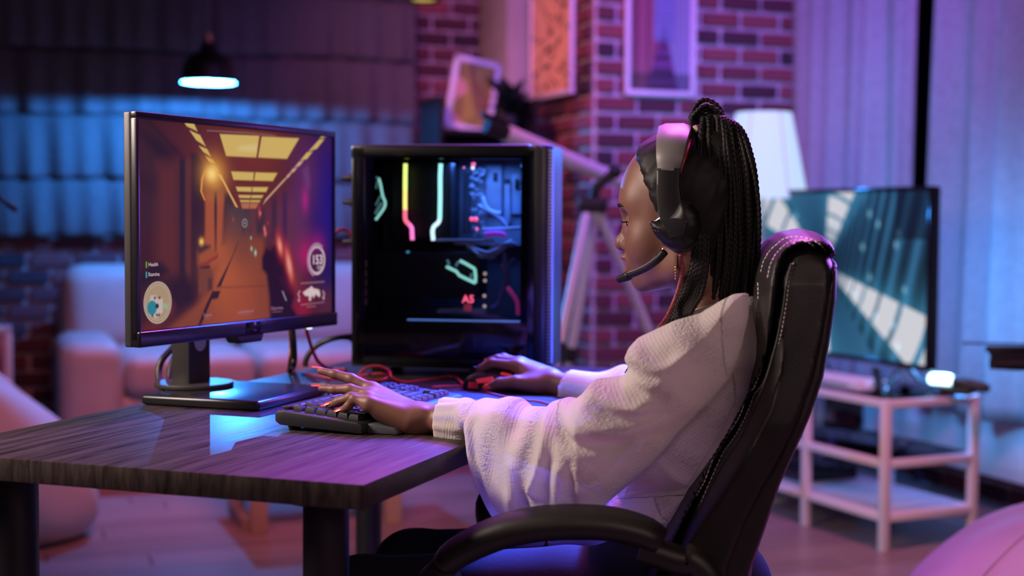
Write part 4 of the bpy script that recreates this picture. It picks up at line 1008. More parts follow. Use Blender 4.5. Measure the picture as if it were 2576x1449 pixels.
for a_, b__ in (((1640, 330), (1820, 900)), ((1850, 560), (1920, 1000)), ((1935, 430), (2040, 900))):
    a = p3(*a_, .14); b = p3(*b__, .14); part('drive_cover', MB().box(((a[0] + b[0]) / 2, .147, (a[2] + b[2]) / 2), (abs(b[0] - a[0]), .012, abs(a[2] - b[2])), .002), inn, bd)
for a_, b__ in (((1725, 425), (1765, 520)), ((1970, 500), (2010, 610)), ((1845, 500), (1915, 540))):
    a = p3(*a_, .135); b = p3(*b__, .135); part('socket', MB().box(((a[0] + b[0]) / 2, .138, (a[2] + b[2]) / 2), (abs(b[0] - a[0]), .006, abs(a[2] - b[2])), .001), inn_d, bd)
rm = MB()
for x in (1400, 1455):
    for k in range(22): a = p3(x, 410 + k * 33, .13); rm.box(a, (.006, .008, .0032))
part('memory_slots', rm, inn_d, bd)['kind'] = 'stuff'
gp = MB(); r_ = random.Random(4)
for k in range(46): a = p3(r_.uniform(1480, 1620), r_.uniform(350, 1150), .13); gp.box(a, (r_.uniform(.003, .011), .010, r_.uniform(.003, .009)), .001, 1)
part('circuit_parts', gp, inn, bd)['kind'] = 'stuff'
# cooler block (dark) between the two light tubes and graphics card below
a = p3(560, 290, .05); b = p3(1240, 1190, .05)
part('cooler_block', MB().box(((a[0] + b[0]) / 2, .10, (a[2] + b[2]) / 2), (b[0] - a[0], .085, a[2] - b[2]), .004), inn_d, pc)
a = p4(330, 60, .045); b = p4(1480, 560, .045)
part('graphics_card', MB().box(((a[0] + b[0]) / 2, .085, (a[2] + b[2]) / 2), (b[0] - a[0], .09, a[2] - b[2]), .005), inn_d, pc)
a = p3(1090, 1185, .05); b = p3(1735, 1215, .05)
part('card_edge', MB().box(((a[0] + b[0]) / 2, .05, (a[2] + b[2]) / 2), (b[0] - a[0], .012, .006), .002), inn, pc)
a = p3(1600, 1075, .06); b = p3(2030, 1060, .06)
part('support_bar', MB().tube([a, b], .0035, 8), mat('bar_steel', (.5, .52, .56), .3, .7), pc)
# power supply shroud with bright lip
a = p4(170, 790, .02); b = p4(1910, 1150, .02)
part('supply_shroud', MB().box(((a[0] + b[0]) / 2, .10, (a[2] + b[2]) / 2), (b[0] - a[0], .17, a[2] - b[2]), .003), inn_d, pc)
lip0 = p4(700, 792, .012); lip1 = p4(1910, 800, .012)
part('shroud_lip', MB().box(((lip0[0] + lip1[0]) / 2, .014, (lip0[2] + lip1[2]) / 2), (lip1[0] - lip0[0], .006, .003), .001), mat('lip_light', (.6, .7, .9), .3, emit=srgb(90, 140, 230), estr=.8), pc)
# light tubes, one mesh per colour stretch
def emis(n, c, s): return mat(n, (.2, .2, .2), .4, emit=c, estr=s)
def lt(pts, m_, r=.0042, n=16, conv=p3, d=.035, name='light_tube'): return part(name, MB().tube(spline([conv(*p, d) for p in pts], n), r, 8), m_, pc, 180)
lt([(725, 325), (722, 480), (721, 620)], emis('tube_yellow', (.80, 1.0, .18), 2.2)); lt([(721, 620), (720, 760), (721, 850)], emis('tube_amber', (1.0, .80, .16), 2.2))
lt([(721, 850), (720, 940), (735, 985), (770, 1020)], emis('tube_red', (1.0, .13, .20), 2.2)); lt([(770, 1020), (796, 1060), (800, 1130), (804, 1195)], emis('tube_pink', (1.0, .18, .50), 2.2))
lt([(1127, 325), (1120, 480), (1120, 700), (1115, 960)], emis('tube_mint', (.38, 1.0, .86), 2.0)); lt([(1115, 960), (1095, 1000), (1050, 1040), (1034, 1090), (1036, 1140), (1042, 1200)], emis('tube_white', (.65, .95, .97), 2.0))
M_mint = emis('logo_mint', (.35, .95, .78), 1.1); M_mint_d = emis('logo_mint_dim', (.12, .34, .34), .5)
lt([(420, 490), (440, 560), (465, 690), (492, 760), (485, 820), (440, 890), (385, 965)], M_mint, .0026, 30, name='logo_light'); lt([(390, 480), (412, 492), (422, 510)], M_mint_d, .0022, name='logo_light'); lt([(440, 690), (385, 800)], M_mint_d, .0018, 6, name='logo_light'); lt([(455, 770), (400, 860), (385, 900)], M_mint_d, .003, 8, name='logo_light'); lt([(405, 520), (390, 610)], M_mint_d, .0018, 6, name='logo_light')
for seg in ([(1120, 215), (1180, 245), (1225, 265), (1260, 310), (1340, 350), (1430, 392)], [(1430, 392), (1434, 320), (1425, 240)], [(1425, 240), (1340, 190), (1265, 152)]):
    part('logo_light', MB().tube([p4(*q, .036) for q in seg], .0031, 8), M_mint, pc, 180)
for seg in ([(1250, 160), (1222, 212)], [(1130, 145), (1150, 190), (1122, 214)], [(1395, 290), (1378, 335), (1400, 350)]): part('logo_light', MB().tube([p4(*q, .036) for q in seg], .0024, 8), M_mint_d, pc, 180)
M_redled = emis('led_red', (1.0, .08, .18), 2.0); M_whled = emis('led_white2', (.9, 1, .9), 1.6); M_amb = emis('led_amber', (.75, .55, .42), .8); M_cy = emis('led_cyan', (.05, .5, .7), .8)
for p, m_, r in (((1498, 332), M_redled, .0042), ((1492, 375), M_whled, .0038), ((1478, 956), M_redled, .0044), ((1527, 957), M_redled, .0048), ((1540, 1068), M_redled, .003), ((752, 1336), M_cy, .0034), ((1390, 372), M_redled, .002)):
    part('indicator_light', MB().ball(p3(*p, .045), r, 12, 8), m_, pc)
for p in ((1535, 292), (1535, 366), (1528, 530), (1530, 640)): part('indicator_light', MB().ball(p4(*p, .045), .0036, 12, 8), M_amb, pc)
q = p4(1355, 568, .035); text_mesh('A5', .021, 'segment_display', emis('segment_red', (1.0, .10, .20), 2.2), pc, Matrix.Translation(tuple(q)) @ Matrix.Rotation(math.pi / 2, 4, 'X'), True)
part('display_board', MB().box(p4(1355, 690, .05), (.075, .03, .010), .002).box(p4(1160, 690, .05), (.05, .03, .008), .002), inn, pc)
q = p4(1350, 655, .034); part('indicator_light', MB().box(q, (.016, .006, .014), .004), emis('glow_red_dim', (.7, .03, .07), .35), pc)
# cables inside
r_ = random.Random(12)
for k in range(9):
    a = p3(r_.uniform(1420, 1500), r_.uniform(1230, 1290), .05); b = p3(r_.uniform(1560, 1700), r_.uniform(1330, 1400), .04 + r_.uniform(-.01, .02)); c = p3(r_.uniform(1750, 1900), r_.uniform(1250, 1350), .05); d = p3(r_.uniform(1850, 1990), r_.uniform(1180, 1300), .08)
    part('cable', MB().tube(spline([a, b, c, d], 22), .0034, 8), M_cab, pc)
for pts in ([(1560, 800), (1660, 860), (1780, 930), (1880, 1040)], [(1600, 700), (1640, 820), (1720, 880), (1810, 895)]):
    part('cable', MB().tube(spline([p3(*q, .09) for q in pts], 20), .005, 8), M_cab, pc)
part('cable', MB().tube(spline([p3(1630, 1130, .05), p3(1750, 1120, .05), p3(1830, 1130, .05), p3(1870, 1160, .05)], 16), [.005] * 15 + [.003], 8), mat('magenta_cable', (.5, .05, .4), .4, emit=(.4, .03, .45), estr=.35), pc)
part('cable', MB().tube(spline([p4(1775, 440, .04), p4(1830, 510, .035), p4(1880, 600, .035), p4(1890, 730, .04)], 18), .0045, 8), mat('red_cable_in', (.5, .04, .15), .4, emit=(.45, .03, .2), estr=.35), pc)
for pts in ([(1740, 60), (1750, 250), (1730, 480), (1670, 620), (1600, 660)], [(1700, 200), (1760, 300), (1740, 420), (1690, 540)], [(1850, 130), (1780, 240), (1790, 420)]):
    part('cable', MB().tube(spline([p4(*q, .07) for q in pts], 22), .005, 8), mat('blue_cable', (.08, .09, .2), .5), pc)
# rear slots at the left
sl = MB()
for k in range(5): sl.box(p4(235, 185 + k * 102, .05), (.014, .01, .013), .001)
part('slot_covers', sl, mat('slot_cover', (.30, .22, .24), .5), pc)
for nm, px_, z_, pw, col in (('case_light_top', .25, PH - .035, PC_W, (.08, .25, 1.0)), ('case_light_rear', .30, PH - .09, PC_W * .5, (.05, .2, 1.0))):
    l_ = bpy.data.lights.new(nm, 'AREA'); l_.shape = 'RECTANGLE'; l_.size = .12; l_.size_y = .05; l_.energy = pw; l_.color = col
    link(nm, l_, pc, (px_, .07, z_))

# ------------------------------------------------------------ keyboard
M_kb = mat('keyboard_black', (.014, .013, .016), .42); M_key = mat('keycap', (.018, .016, .021), .45, spec=.25); M_keys = mat('keycap_small', (.03, .027, .034), .25)
kb = thing('keyboard', 'black mechanical gaming keyboard with wrist rest under the left hand', 'keyboard', tuple(D(.345, .12, T)), DA + math.radians(-1.5))
KL = .378
# local x along the length, y towards the back (monitor), tilted by the rear feet
tilt = math.radians(4.5)
def KZ(y): return .004 + max(0, y - .045) * math.tan(tilt)
prof = [(.048, .002), (.048, .015), (.056, .0185), (.176, .029), (.186, .0295), (.192, .025), (.192, .013), (.184, .008)]
part('case', MB().prism([(p[0], p[1]) for p in prof], 0, 0, KL, .0015), M_kb, kb)
part('wrist_rest', MB().prism([(.0, .001), (.0, .006), (.006, .010), (.035, .014), (.0478, .015), (.0478, .001)], 0, .02, KL - .01, .001), mat('rest_grey', (.05, .05, .06), .4, spec=.3), kb)
part('rear_ridge', MB().box((KL / 2, .183, .0318), (KL - .03, .012, .005), .0015), M_keys, kb)
for x in (.03, KL - .03): part('foot', MB().box((x, .176, .0055), (.024, .010, .0105), .002), M_black, kb)
P_ = .0182; KEYM = {}
def key_mesh(w, d=1., h=.0075, m_=None, nm='key'):
    k = (round(w, 2), d, nm)
    if k not in KEYM:
        W2, D2 = w * P_ / 2 - .0008, d * P_ / 2 - .0008; b = MB()
        ring = lambda s, z, sh=0: [(-W2 + s, -D2 + s + sh, z), (W2 - s, -D2 + s + sh, z), (W2 - s, D2 - s * .7 + sh * .3, z), (-W2 + s, D2 - s * .7 + sh * .3, z)]
        b.loft([ring(0, 0), ring(.0008, .004), ring(.0026, h), ring(.0036, h - .0004)])
        KEYM[k] = b.mesh(nm, m_ or M_key, 30)
    return KEYM[k]
def put_key(x, row, w, d=1., m_=None):
    y = .060 + (row + .5) * P_ + (.004 if row >= 5 else 0) + (d - 1) * P_ / 2
    o = link('key', key_mesh(w, d, .0075, m_, 'key'), kb, (.014 + (x + w / 2) * P_, y, .0187 + (y - .056) * (.0105 / .12) + .0002)); o.rotation_euler[0] = math.atan(.0105 / .12)
rows = {0: [1.25, 1.25, 1.25, 6.25, 1.25, 1.25, 1.25, 1.25], 1: [2.25] + [1] * 10 + [2.75], 2: [1.75] + [1] * 11 + [2.25], 3: [1.5] + [1] * 12 + [1.5], 4: [1] * 13 + [2.0]}
for r, ws in rows.items():
    x = 0
    for w in ws: put_key(x, r, w); x += w
for i, x in enumerate([0, 2, 3, 4, 5, 6.5, 7.5, 8.5, 9.5, 11, 12, 13, 14]): put_key(x, 5, 1, .8)
for c in range(3):
    put_key(15.4 + c, 5, 1, .8); put_key(15.4 + c, 4, 1); put_key(15.4 + c, 3, 1); put_key(15.4 + c, 0, 1)
put_key(16.4, 1, 1)
for k in range(5): link('key', key_mesh(1.1, .55, .005, M_keys, 'media_key'), kb, (.030 + k * .021, .1795 - .004, .0294)).rotation_euler[0] = .087

# ------------------------------------------------------------ mouse pad, mouse
mp_ = tag(part('mouse_pad', MB().box((0, 0, .0017), (.36, .37, .003), .0012), mat('pad_cloth', (.020, .023, .036), .8, spec=.12), loc=tuple(D(.90, .186, T))), 'dark cloth mouse pad lying in front of the computer tower', 'mouse pad')
mp_.rotation_euler[2] = DA
ms_ = thing('mouse', 'black gaming mouse with glowing red side under the right hand', 'mouse', tuple(D(.915, .175, T + .0035)), DA + math.radians(6))
def mouse_fn(X, Y, Z):
    b = s_ell(X, Y, Z, (0, -.005, .004), (.034, .062, .036)); return smax(b, -Z, .003)
v, f = surface_nets(mouse_fn, (-.04, -.075, -.004), (.04, .065, .045), .002)
link('body', net_mesh('body', v, f, M_black), ms_)
M_redg = mat('red_glow', (.3, .02, .03), .35, emit=(1.0, .045, .06), estr=.30); M_redd = mat('red_grip', (.25, .02, .03), .4, emit=(1, .03, .04), estr=.12)
# near flank faces the camera: local -x
part('side_light', MB().prism([(-.012, .019), (.020, .015), (.024, .021), (-.006, .027)], 0, -.0345, -.026, .001), M_redg, ms_)
part('side_light', MB().prism([(-.040, .027), (-.020, .031), (-.022, .035), (-.040, .032)], 0, -.027, -.018, .001), M_redg, ms_)
gr = MB()
for i in range(5):
    for j in range(3): gr.ball((-.0342 + .001 * j, -.022 + i * .0070, .007 + j * .0035), .0015, 6, 5)
part('side_grip', gr, M_redg, ms_)
for k in range(4): part('side_fin', MB().box((-.0285, .022 + k * .005, .010), (.008, .0016, .010)), M_redd, ms_)
part('scroll_wheel', MB().tube([(-.004, .036, .034), (.004, .036, .034)], .008, 16), M_black_matte, ms_)

# ------------------------------------------------------------ cables on the desk
M_redcab = mat('red_cable', (.33, .022, .03), .5); M_dredcab = noise_color(mat('braided_cable', (.16, .02, .03), .6), (.04, .01, .015), (.34, .03, .05), 500, detail=1)
M_kbcab = mat('grey_green_cable', (.30, .34, .27), .5)
def cable(name, pts, r, m_, label, n=60, sides=8):
    o = part(name, MB().tube(spline(pts, n), r, sides), m_, None, 180); return tag(o, label, 'cable')
g = lambda x, y, h=.004: gz(x, y, T + h)
cable('mouse_cable', [D(.93, .24, T + .008), g(1140, 948), g(1080, 955), g(1020, 962), at(985, 951, 2.66), at(979, 935, 2.68), at(955, 922, 2.70), at(925, 924, 2.71), at(907, 938, 2.71), at(906, 950, 2.70), at(925, 957, 2.68), at(955, 957, 2.66), at(975, 950, 2.67), at(965, 942, 2.70), at(930, 942, 2.72), g(870, 952), g(810, 948), g(760, 940)], .0032, M_redcab, 'red mouse cable making a loop on the desk in front of the tower', 140)
cable('headset_cable', [g(1085, 975), g(1135, 973), g(1180, 976), g(1250, 995), g(1310, 1006), g(1360, 1012), g(1400, 1024), g(1440, 1035), D(.62, .0, T + .002), D(.60, -.015, T - .01), D(.57, -.02, T - .10), D(.56, -.06, T - .22)], .0030, M_dredcab, 'dark red braided cable running over the mouse pad to the desk edge', 110)
cable('keyboard_cable', [g(570, 955), g(600, 963), g(645, 966), g(690, 973), g(740, 974), g(790, 969), g(830, 972, .008), D(.52, .305, T + .018)], .0026, M_kbcab, 'thin grey-green keyboard cable on the desk behind the left hand', 60)
pcb = PO + PXv * -.006
cable('monitor_cable', [at(735, 828, 2.62), at(738, 860, 2.62), at(740, 900, 2.64), at(738, 918, 2.66), g(736, 926, .006), g(728, 932, .006)], .0060, M_black, 'thick black cable hanging down behind the monitor, right of its stand', 40)
cable('display_cable', [at(728, 830, 2.64), at(731, 870, 2.66), at(727, 915, 2.68), g(724, 930, .003)], .0028, mat('orange_cable', (.28, .09, .05), .5), 'thin orange cable hanging beside the thick black one behind the monitor', 30)
cable('power_cable', [PO + PXv * -.012 + PYv * .06 + [0, 0, .075], at(845, 850, 2.86), at(810, 862, 2.86), at(785, 880, 2.86), at(770, 905, 2.86), at(768, 922, 2.86)], .0058, M_black, 'thick black power cable plugged into the back of the tower', 40)
cable('network_cable', [at(770, 826, 2.66), at(776, 850, 2.68), at(788, 885, 2.74), at(803, 912, 2.80), g(830, 928, .004), g(870, 930, .004)], .0036, M_redcab, 'red cable hanging between the monitor and the tower', 40)
cable('signal_cable', [PO + PXv * -.012 + PYv * .08 + [0, 0, .275], at(865, 577, 2.92), at(840, 590, 2.90), at(800, 640, 2.84), at(740, 720, 2.72)], .0036, M_redcab, 'red cable curving from the tower to the back of the monitor', 40)
cable('stand_cable', [at(452, 855, 2.60), at(432, 878, 2.58), at(408, 905, 2.56), at(399, 935, 2.55), at(402, 965, 2.53), at(412, 990, 2.50)], .0060, M_black, 'black cable arching out to the left of the monitor stand', 40)
cable('stand_cable', [at(462, 870, 2.62), at(438, 900, 2.60), at(428, 935, 2.58), at(428, 972, 2.56)], .0060, M_black, 'black cable running down close behind the monitor stand', 40)
for (x, y), lab in (((868, 850), 'black power plug at the lower back of the tower'), ((866, 508), 'black plug at the upper back of the tower'), ((864, 608), 'black plug halfway up the back of the tower'), ((876, 447), 'small black plug near the top back of the tower')):
    P = at(x, y, 2.90)
    b = PO - PXv * .0005 + PYv * .06 + np.array([0, 0, P[2] - T])
    tag(part('cable_plug', MB().tube([b - b, b - b - PXv * .018, b - b - PXv * .019, b - b - PXv * .034], [.009, .009, .006, .005], 12), M_black, loc=tuple(b)), lab, 'plug')

# ============================================================ PERSON AND CHAIR
U0 = .52; PRO = A0 + DU * U0; PRZ = DA + math.pi / 2
# local axes: x = forward (to the monitor), y = her left (to the camera), z = up
def pp(x, y, l=0.):
    P = on_plane(x, y, PRO - DU * l, DU) - PRO; return np.array([P @ DV, l, P[2]])
def pps(pts, l): return [tuple(pp(x, y, l)[[0, 2]]) for x, y in pts]
pe = thing('person', 'person with long braids in a white puff-sleeve blouse typing on the keyboard', 'person', tuple(PRO), PRZ)

# ------------------------------------------------------------ materials
M_skin = mat('skin', (.145, .062, .041), .48, spec=.36)
noise_color(M_skin, (.132, .056, .036), (.158, .069, .046), 30, bump=.08, bscale=900)
nt(M_skin)[2].inputs['Subsurface Weight'].default_value = .06; nt(M_skin)[2].inputs['Subsurface Radius'].default_value = (.012, .005, .003)
M_lip = mat('lip', (.20, .060, .055), .35)
M_hair = mat('black_hair', (.006, .005, .005), .55, spec=.2); M_nail = mat('nail_polish', (.72, .085, .06), .18, coat=.6)
M_cloth = mat('white_crinkle_cotton', (.70, .64, .60), .85, sheen=.15)
N_, L_n, b_ = nt(M_cloth)
atw = N_.new('ShaderNodeAttribute'); atw.attribute_name = 'weave'      # x: along the cloth, y: across it (metres)
mp1 = N_.new('ShaderNodeMapping'); mp1.inputs['Scale'].default_value = (130, 380, 170)
n1 = N_.new('ShaderNodeTexNoise'); n1.inputs['Scale'].default_value = 1.0; n1.inputs['Detail'].default_value = 3; n1.inputs['Distortion'].default_value = .6
L_n.new(atw.outputs['Vector'], mp1.inputs[0]); L_n.new(mp1.outputs[0], n1.inputs['Vector'])
w1 = N_.new('ShaderNodeTexWave'); w1.bands_direction = 'X'; w1.inputs['Scale'].default_value = 4.6; w1.inputs['Distortion'].default_value = .4; w1.inputs['Detail'].default_value = 1
w2 = N_.new('ShaderNodeTexWave'); w2.bands_direction = 'X'; w2.inputs['Scale'].default_value = 68; w2.inputs['Distortion'].default_value = .5
L_n.new(atw.outputs['Vector'], w1.inputs['Vector']); L_n.new(atw.outputs['Vector'], w2.inputs['Vector'])
mlt = N_.new('ShaderNodeMath'); mlt.operation = 'MULTIPLY'; pw = N_.new('ShaderNodeMath'); pw.operation = 'POWER'; pw.inputs[1].default_value = 3.0; L_n.new(w1.outputs['Fac'], pw.inputs[0]); pa = N_.new('ShaderNodeMath'); pa.operation = 'ADD'; pa.inputs[1].default_value = .16; L_n.new(pw.outputs[0], pa.inputs[0]); L_n.new(n1.outputs['Fac'], mlt.inputs[0]); L_n.new(pa.outputs[0], mlt.inputs[1])
add = N_.new('ShaderNodeMath'); add.operation = 'MULTIPLY_ADD'; add.inputs[1].default_value = .045; L_n.new(w2.outputs['Fac'], add.inputs[0]); L_n.new(mlt.outputs[0], add.inputs[2])
bp = N_.new('ShaderNodeBump'); bp.inputs['Strength'].default_value = .85; bp.inputs['Distance'].default_value = .0075
L_n.new(add.outputs[0], bp.inputs['Height']); L_n.new(bp.outputs[0], b_.inputs['Normal'])
tl = N_.new('ShaderNodeBsdfTranslucent'); tl.inputs[0].default_value = (.62, .52, .55, 1); mxs = N_.new('ShaderNodeMixShader'); mxs.inputs[0].default_value = .42
L_n.new(b_.outputs[0], mxs.inputs[1]); L_n.new(tl.outputs[0], mxs.inputs[2]); trp = N_.new('ShaderNodeBsdfTransparent'); mx3 = N_.new('ShaderNodeMixShader'); mx3.inputs[0].default_value = .08
L_n.new(mxs.outputs[0], mx3.inputs[1]); L_n.new(trp.outputs[0], mx3.inputs[2]); L_n.new(mx3.outputs[0], N_['Material Output'].inputs[0])
M_jean = noise_color(mat('dark_denim', (.006, .007, .012), .85, spec=.2), (.005, .006, .010), (.009, .010, .016), 300, bump=.1)

# ------------------------------------------------------------ head
def head_fn(X, Y, Z):
    aY = np.abs(Y); d = s_ell(X, Y, Z, (-.267, 0, 1.100), (.0935, .073, .088))
    d = smin(d, s_ell(X, Y, Z, (-.238, 0, 1.035), (.054, .0585, .070)), .03)
    d = smin(d, s_ell(X, Y, Z, (-.206, 0, 1.088), (.027, .050, .030)), .02)           # brow and forehead
    d = smin(d, s_cone(X, aY, Z, (-.2125, .004, .974), (-.278, .046, .996), .0165, .019), .022)     # jaw
    d = smin(d, s_cone(X, aY, Z, (-.278, .046, .996), (-.285, .056, 1.05), .019, .018), .03)
    d = smin(d, s_ell(X, aY, Z, (-.222, .034, 1.027), (.026, .024, .028)), .022)     # cheek
    d = smin(d, s_ell(X, Y, Z, (-.2005, 0, .999), (.0195, .029, .024)), .012)         # muzzle
    d = smin(d, s_ell(X, Y, Z, (-.2085, 0, .9715), (.0155, .018, .014)), .012)       # chin
    d = smax(d, -s_ell(X, aY, Z, (-.181, .033, 1.0615), (.017, .019, .0135)), .010)  # eye sockets
    d = smin(d, s_cone(X, Y, Z, (-.1905, 0, 1.066), (-.1765, 0, 1.032), .0060, .0090), .009)        # nose
    d = smin(d, s_ball(X, Y, Z, (-.1745, 0, 1.0268), .0112), .006)
    d = smin(d, s_ball(X, aY, Z, (-.1865, .0130, 1.0235), .0090), .005)
    d = smax(d, -s_ell(X, aY, Z, (-.184, .0065, 1.0165), (.004, .003, .004)), .002)
    d = smin(d, s_ell(X, Y, Z, (-.1830, 0, 1.0065), (.0095, .020, .0066)), .004)     # lips
    d = smin(d, s_ell(X, Y, Z, (-.1885, 0, .9865), (.0095, .0175, .0076)), .004)
    d = smax(d, -s_ell(X, Y, Z, (-.179, 0, .9975), (.017, .017, .0046)), .002)
    lid = s_ball(X, aY, Z, (-.2025, .031, 1.0595), .0142)
    gap = s_ell(X, aY, Z, (-.189, .031, 1.0555), (.014, .0115, .0030)); lid = smax(lid, -gap, .0012)
    d = smin(d, lid, .0035)
    d = smin(d, s_ell(X, aY, Z, (-.285, .072, 1.048), (.017, .009, .028)), .008)     # ears
    n = s_cone(X, Y, Z, (-.300, 0, 1.03), (-.318, 0, .93), .049, .048); n = smin(n, s_cone(X, Y, Z, (-.318, 0, .93), (-.325, 0, .86), .048, .060), .03)
    return smin(d, n, .022)
HV, HF = surface_nets(head_fn, (-.40, -.10, .87), (-.155, .10, 1.20), .0022)
# ------------------------------------------------------------ left hand on the keyboard
def chain(X, Y, Z, pts, rad, d, k=.004):
    for i in range(len(pts) - 1):
        c = s_cone(X, Y, Z, pts[i], pts[i + 1], rad[i], rad[i + 1]); d = c if d is None else smin(d, c, k)
    return d
LI, LM, LR_, LP = .086, .106, .127, .148
l_idx = [pp(937, 981, LI), pp(884, 953, LI), pp(842, 941, LI), pp(806, 933, LI)]
l_mid = [pp(934, 997, LM), pp(880, 979, LM), pp(840, 980, LM), pp(808, 977, LM)]
l_rng = [pp(926, 1004, LR_), pp(882, 1000, LR_), pp(850, 1011, LR_), pp(829, 1021, LR_)]
l_pnk = [pp(930, 1016, LP), pp(890, 1004, LP), pp(876, 1022, LP), pp(858, 1034, LP)]
l_wr = pp(1062, 1053, .112); l_fa = pp(1170, 1063, .130); l_el = pp(1470, 1150, .225)
def lhand_fn(X, Y, Z):
    fr = (.0100, .0080, .0068, .0054); d = None
    f1 = chain(X, Y, Z, l_idx, fr, None); f2 = chain(X, Y, Z, l_mid, fr, None); f3 = chain(X, Y, Z, l_rng, fr, None); f4 = chain(X, Y, Z, l_pnk, (.0095, .0072, .0062, .0048), None)
    d = np.minimum(np.minimum(f1, f2), np.minimum(f3, f4))
    palm = None
    for q, r in ((l_idx[0], .0125), (l_mid[0], .0125), (l_rng[0], .0125), (l_pnk[0], .0120)):
        c = s_cone(X, Y, Z, l_wr + (0.012, (q[1] - l_wr[1]) * .55, 0), q, .0185, r); palm = c if palm is None else smin(palm, c, .012)
    palm = smin(palm, s_cone(X, Y, Z, pp(1035, 1060, .128), pp(960, 1037, .136), .0175, .0125), .012)
    palm = smin(palm, s_ell(X, Y, Z, pp(1000, 1048, .095), (.034, .018, .019)), .014)
    d = smin(d, palm, .007)
    th = chain(X, Y, Z, [pp(1010, 1048, .085), pp(958, 1052, .068), pp(922, 1052, .070), pp(893, 1049, .078)], (.0150, .0110, .0088, .0066), None)
    d = smin(d, th, .008)
    ar = s_ell(X, Y, Z, l_wr, (.030, .0255, .0200)); ar = smin(ar, s_cone(X, Y, Z, l_wr, l_fa, .0205, .0225), .012); ar = smin(ar, s_cone(X, Y, Z, l_fa, l_fa + (l_el - l_fa) * .35, .0225, .029), .012)
    ar = smin(ar, s_ball(X, Y, Z, pp(1063, 1040, .130), .0085), .010)
    return smin(d, ar, .014)
LV, LF_ = surface_nets(lhand_fn, (-.08, .035, .70), (.30, .20, .86), .0017)
# ------------------------------------------------------------ right hand on the mouse
r_wr = pp(1392, 963, -.375); r_fa = pp(1465, 985, -.365); r_el = np.array([-.24, -.30, .735])
r_idx = [pp(1302, 921, -.388), pp(1238, 913, -.388), pp(1210, 928, -.390), pp(1197, 946, -.392)]
r_mid = [pp(1306, 915, -.408), pp(1252, 904, -.410), pp(1222, 920, -.412), pp(1206, 940, -.413)]
r_rng = [pp(1310, 915, -.427), pp(1266, 901, -.430), pp(1246, 905, -.432), pp(1232, 906, -.433)]
r_pnk = [pp(1316, 922, -.443), pp(1276, 915, -.450), pp(1252, 930, -.452), pp(1240, 945, -.452)]
r_thb = [pp(1352, 968, -.362), pp(1298, 962, -.352), pp(1258, 964, -.353), pp(1230, 974, -.354)]
def rhand_fn(X, Y, Z):
    fr = (.0105, .0086, .0074, .0062); d = None
    for c in (r_idx, r_mid, r_rng, r_pnk):
        q = chain(X, Y, Z, c, fr, None); d = q if d is None else np.minimum(d, q)
    palm = None
    for q in (r_idx[0], r_mid[0], r_rng[0], r_pnk[0]):
        c = s_cone(X, Y, Z, r_wr + np.array([.012, (q[1] - r_wr[1]) * .5, 0]), q, .0195, .0130); palm = c if palm is None else smin(palm, c, .012)
    palm = smin(palm, s_ell(X, Y, Z, pp(1350, 955, -.385), (.036, .030, .020)), .014)
    d = smin(d, palm, .008); d = smin(d, chain(X, Y, Z, r_thb, (.0160, .0125, .0100, .0078), None), .010)
    ar = s_cone(X, Y, Z, r_wr, r_fa, .0215, .0235); ar = smin(ar, s_cone(X, Y, Z, r_fa, r_fa + (r_el - r_fa) * .4, .0235, .03), .012)
    return smin(d, ar, .014)
RV, RF = surface_nets(rhand_fn, (-.14, -.475, .715), (.23, -.325, .86), .0019)
# ------------------------------------------------------------ trunk, upper arms, legs (under the clothes)
hipz = .515
def trunk_fn(X, Y, Z):
    aY = np.abs(Y)
    d = s_cone(X, Y, Z, (-.318, 0, .875), (-.255, 0, .62), .062, .078); d = smin(d, s_cone(X, aY, Z, (-.315, .03, .88), (-.300, .115, .865), .042, .032), .04)
    d = smin(d, s_ell(X, Y, Z, (-.25, 0, hipz + .005), (.105, .145, .075)), .06)
    d = smin(d, s_cone(X, aY, Z, (-.24, .085, hipz), (.20, .095, .482), .078, .055), .04)
    d = smin(d, s_cone(X, aY, Z, (.20, .095, .482), (.155, .10, .10), .052, .035), .02)
    d = smin(d, s_cone(X, aY, Z, (.15, .10, .055), (.30, .11, .035), .034, .026), .02)
    a = s_cone(X, Y, Z, (-.300, .130, .865), l_el, .032, .032); a = smin(a, s_cone(X, Y, Z, l_el, l_el + (l_fa - l_el) * .75, .034, .024), .02)
    b = s_cone(X, Y, Z, (-.300, -.130, .865), r_el, .032, .032); b = smin(b, s_cone(X, Y, Z, r_el, r_el + (r_fa - r_el) * .75, .036, .027), .02)
    return smin(d, np.minimum(a, b), .03)
TV_, TF_ = surface_nets(trunk_fn, (-.50, -.38, .0), (.36, .32, .98), .0075)
vs = [HV, LV, RV, TV_]; fs = []; n = 0
for v_, f_ in ((HV, HF), (LV, LF_), (RV, RF), (TV_, TF_)): fs.append(f_ + n); n += len(v_)
bodyme = net_mesh('body', np.vstack(vs), np.vstack(fs), M_skin)
body = link('body', bodyme, pe); body['label'] = 'dark brown skin of face, neck and hands'

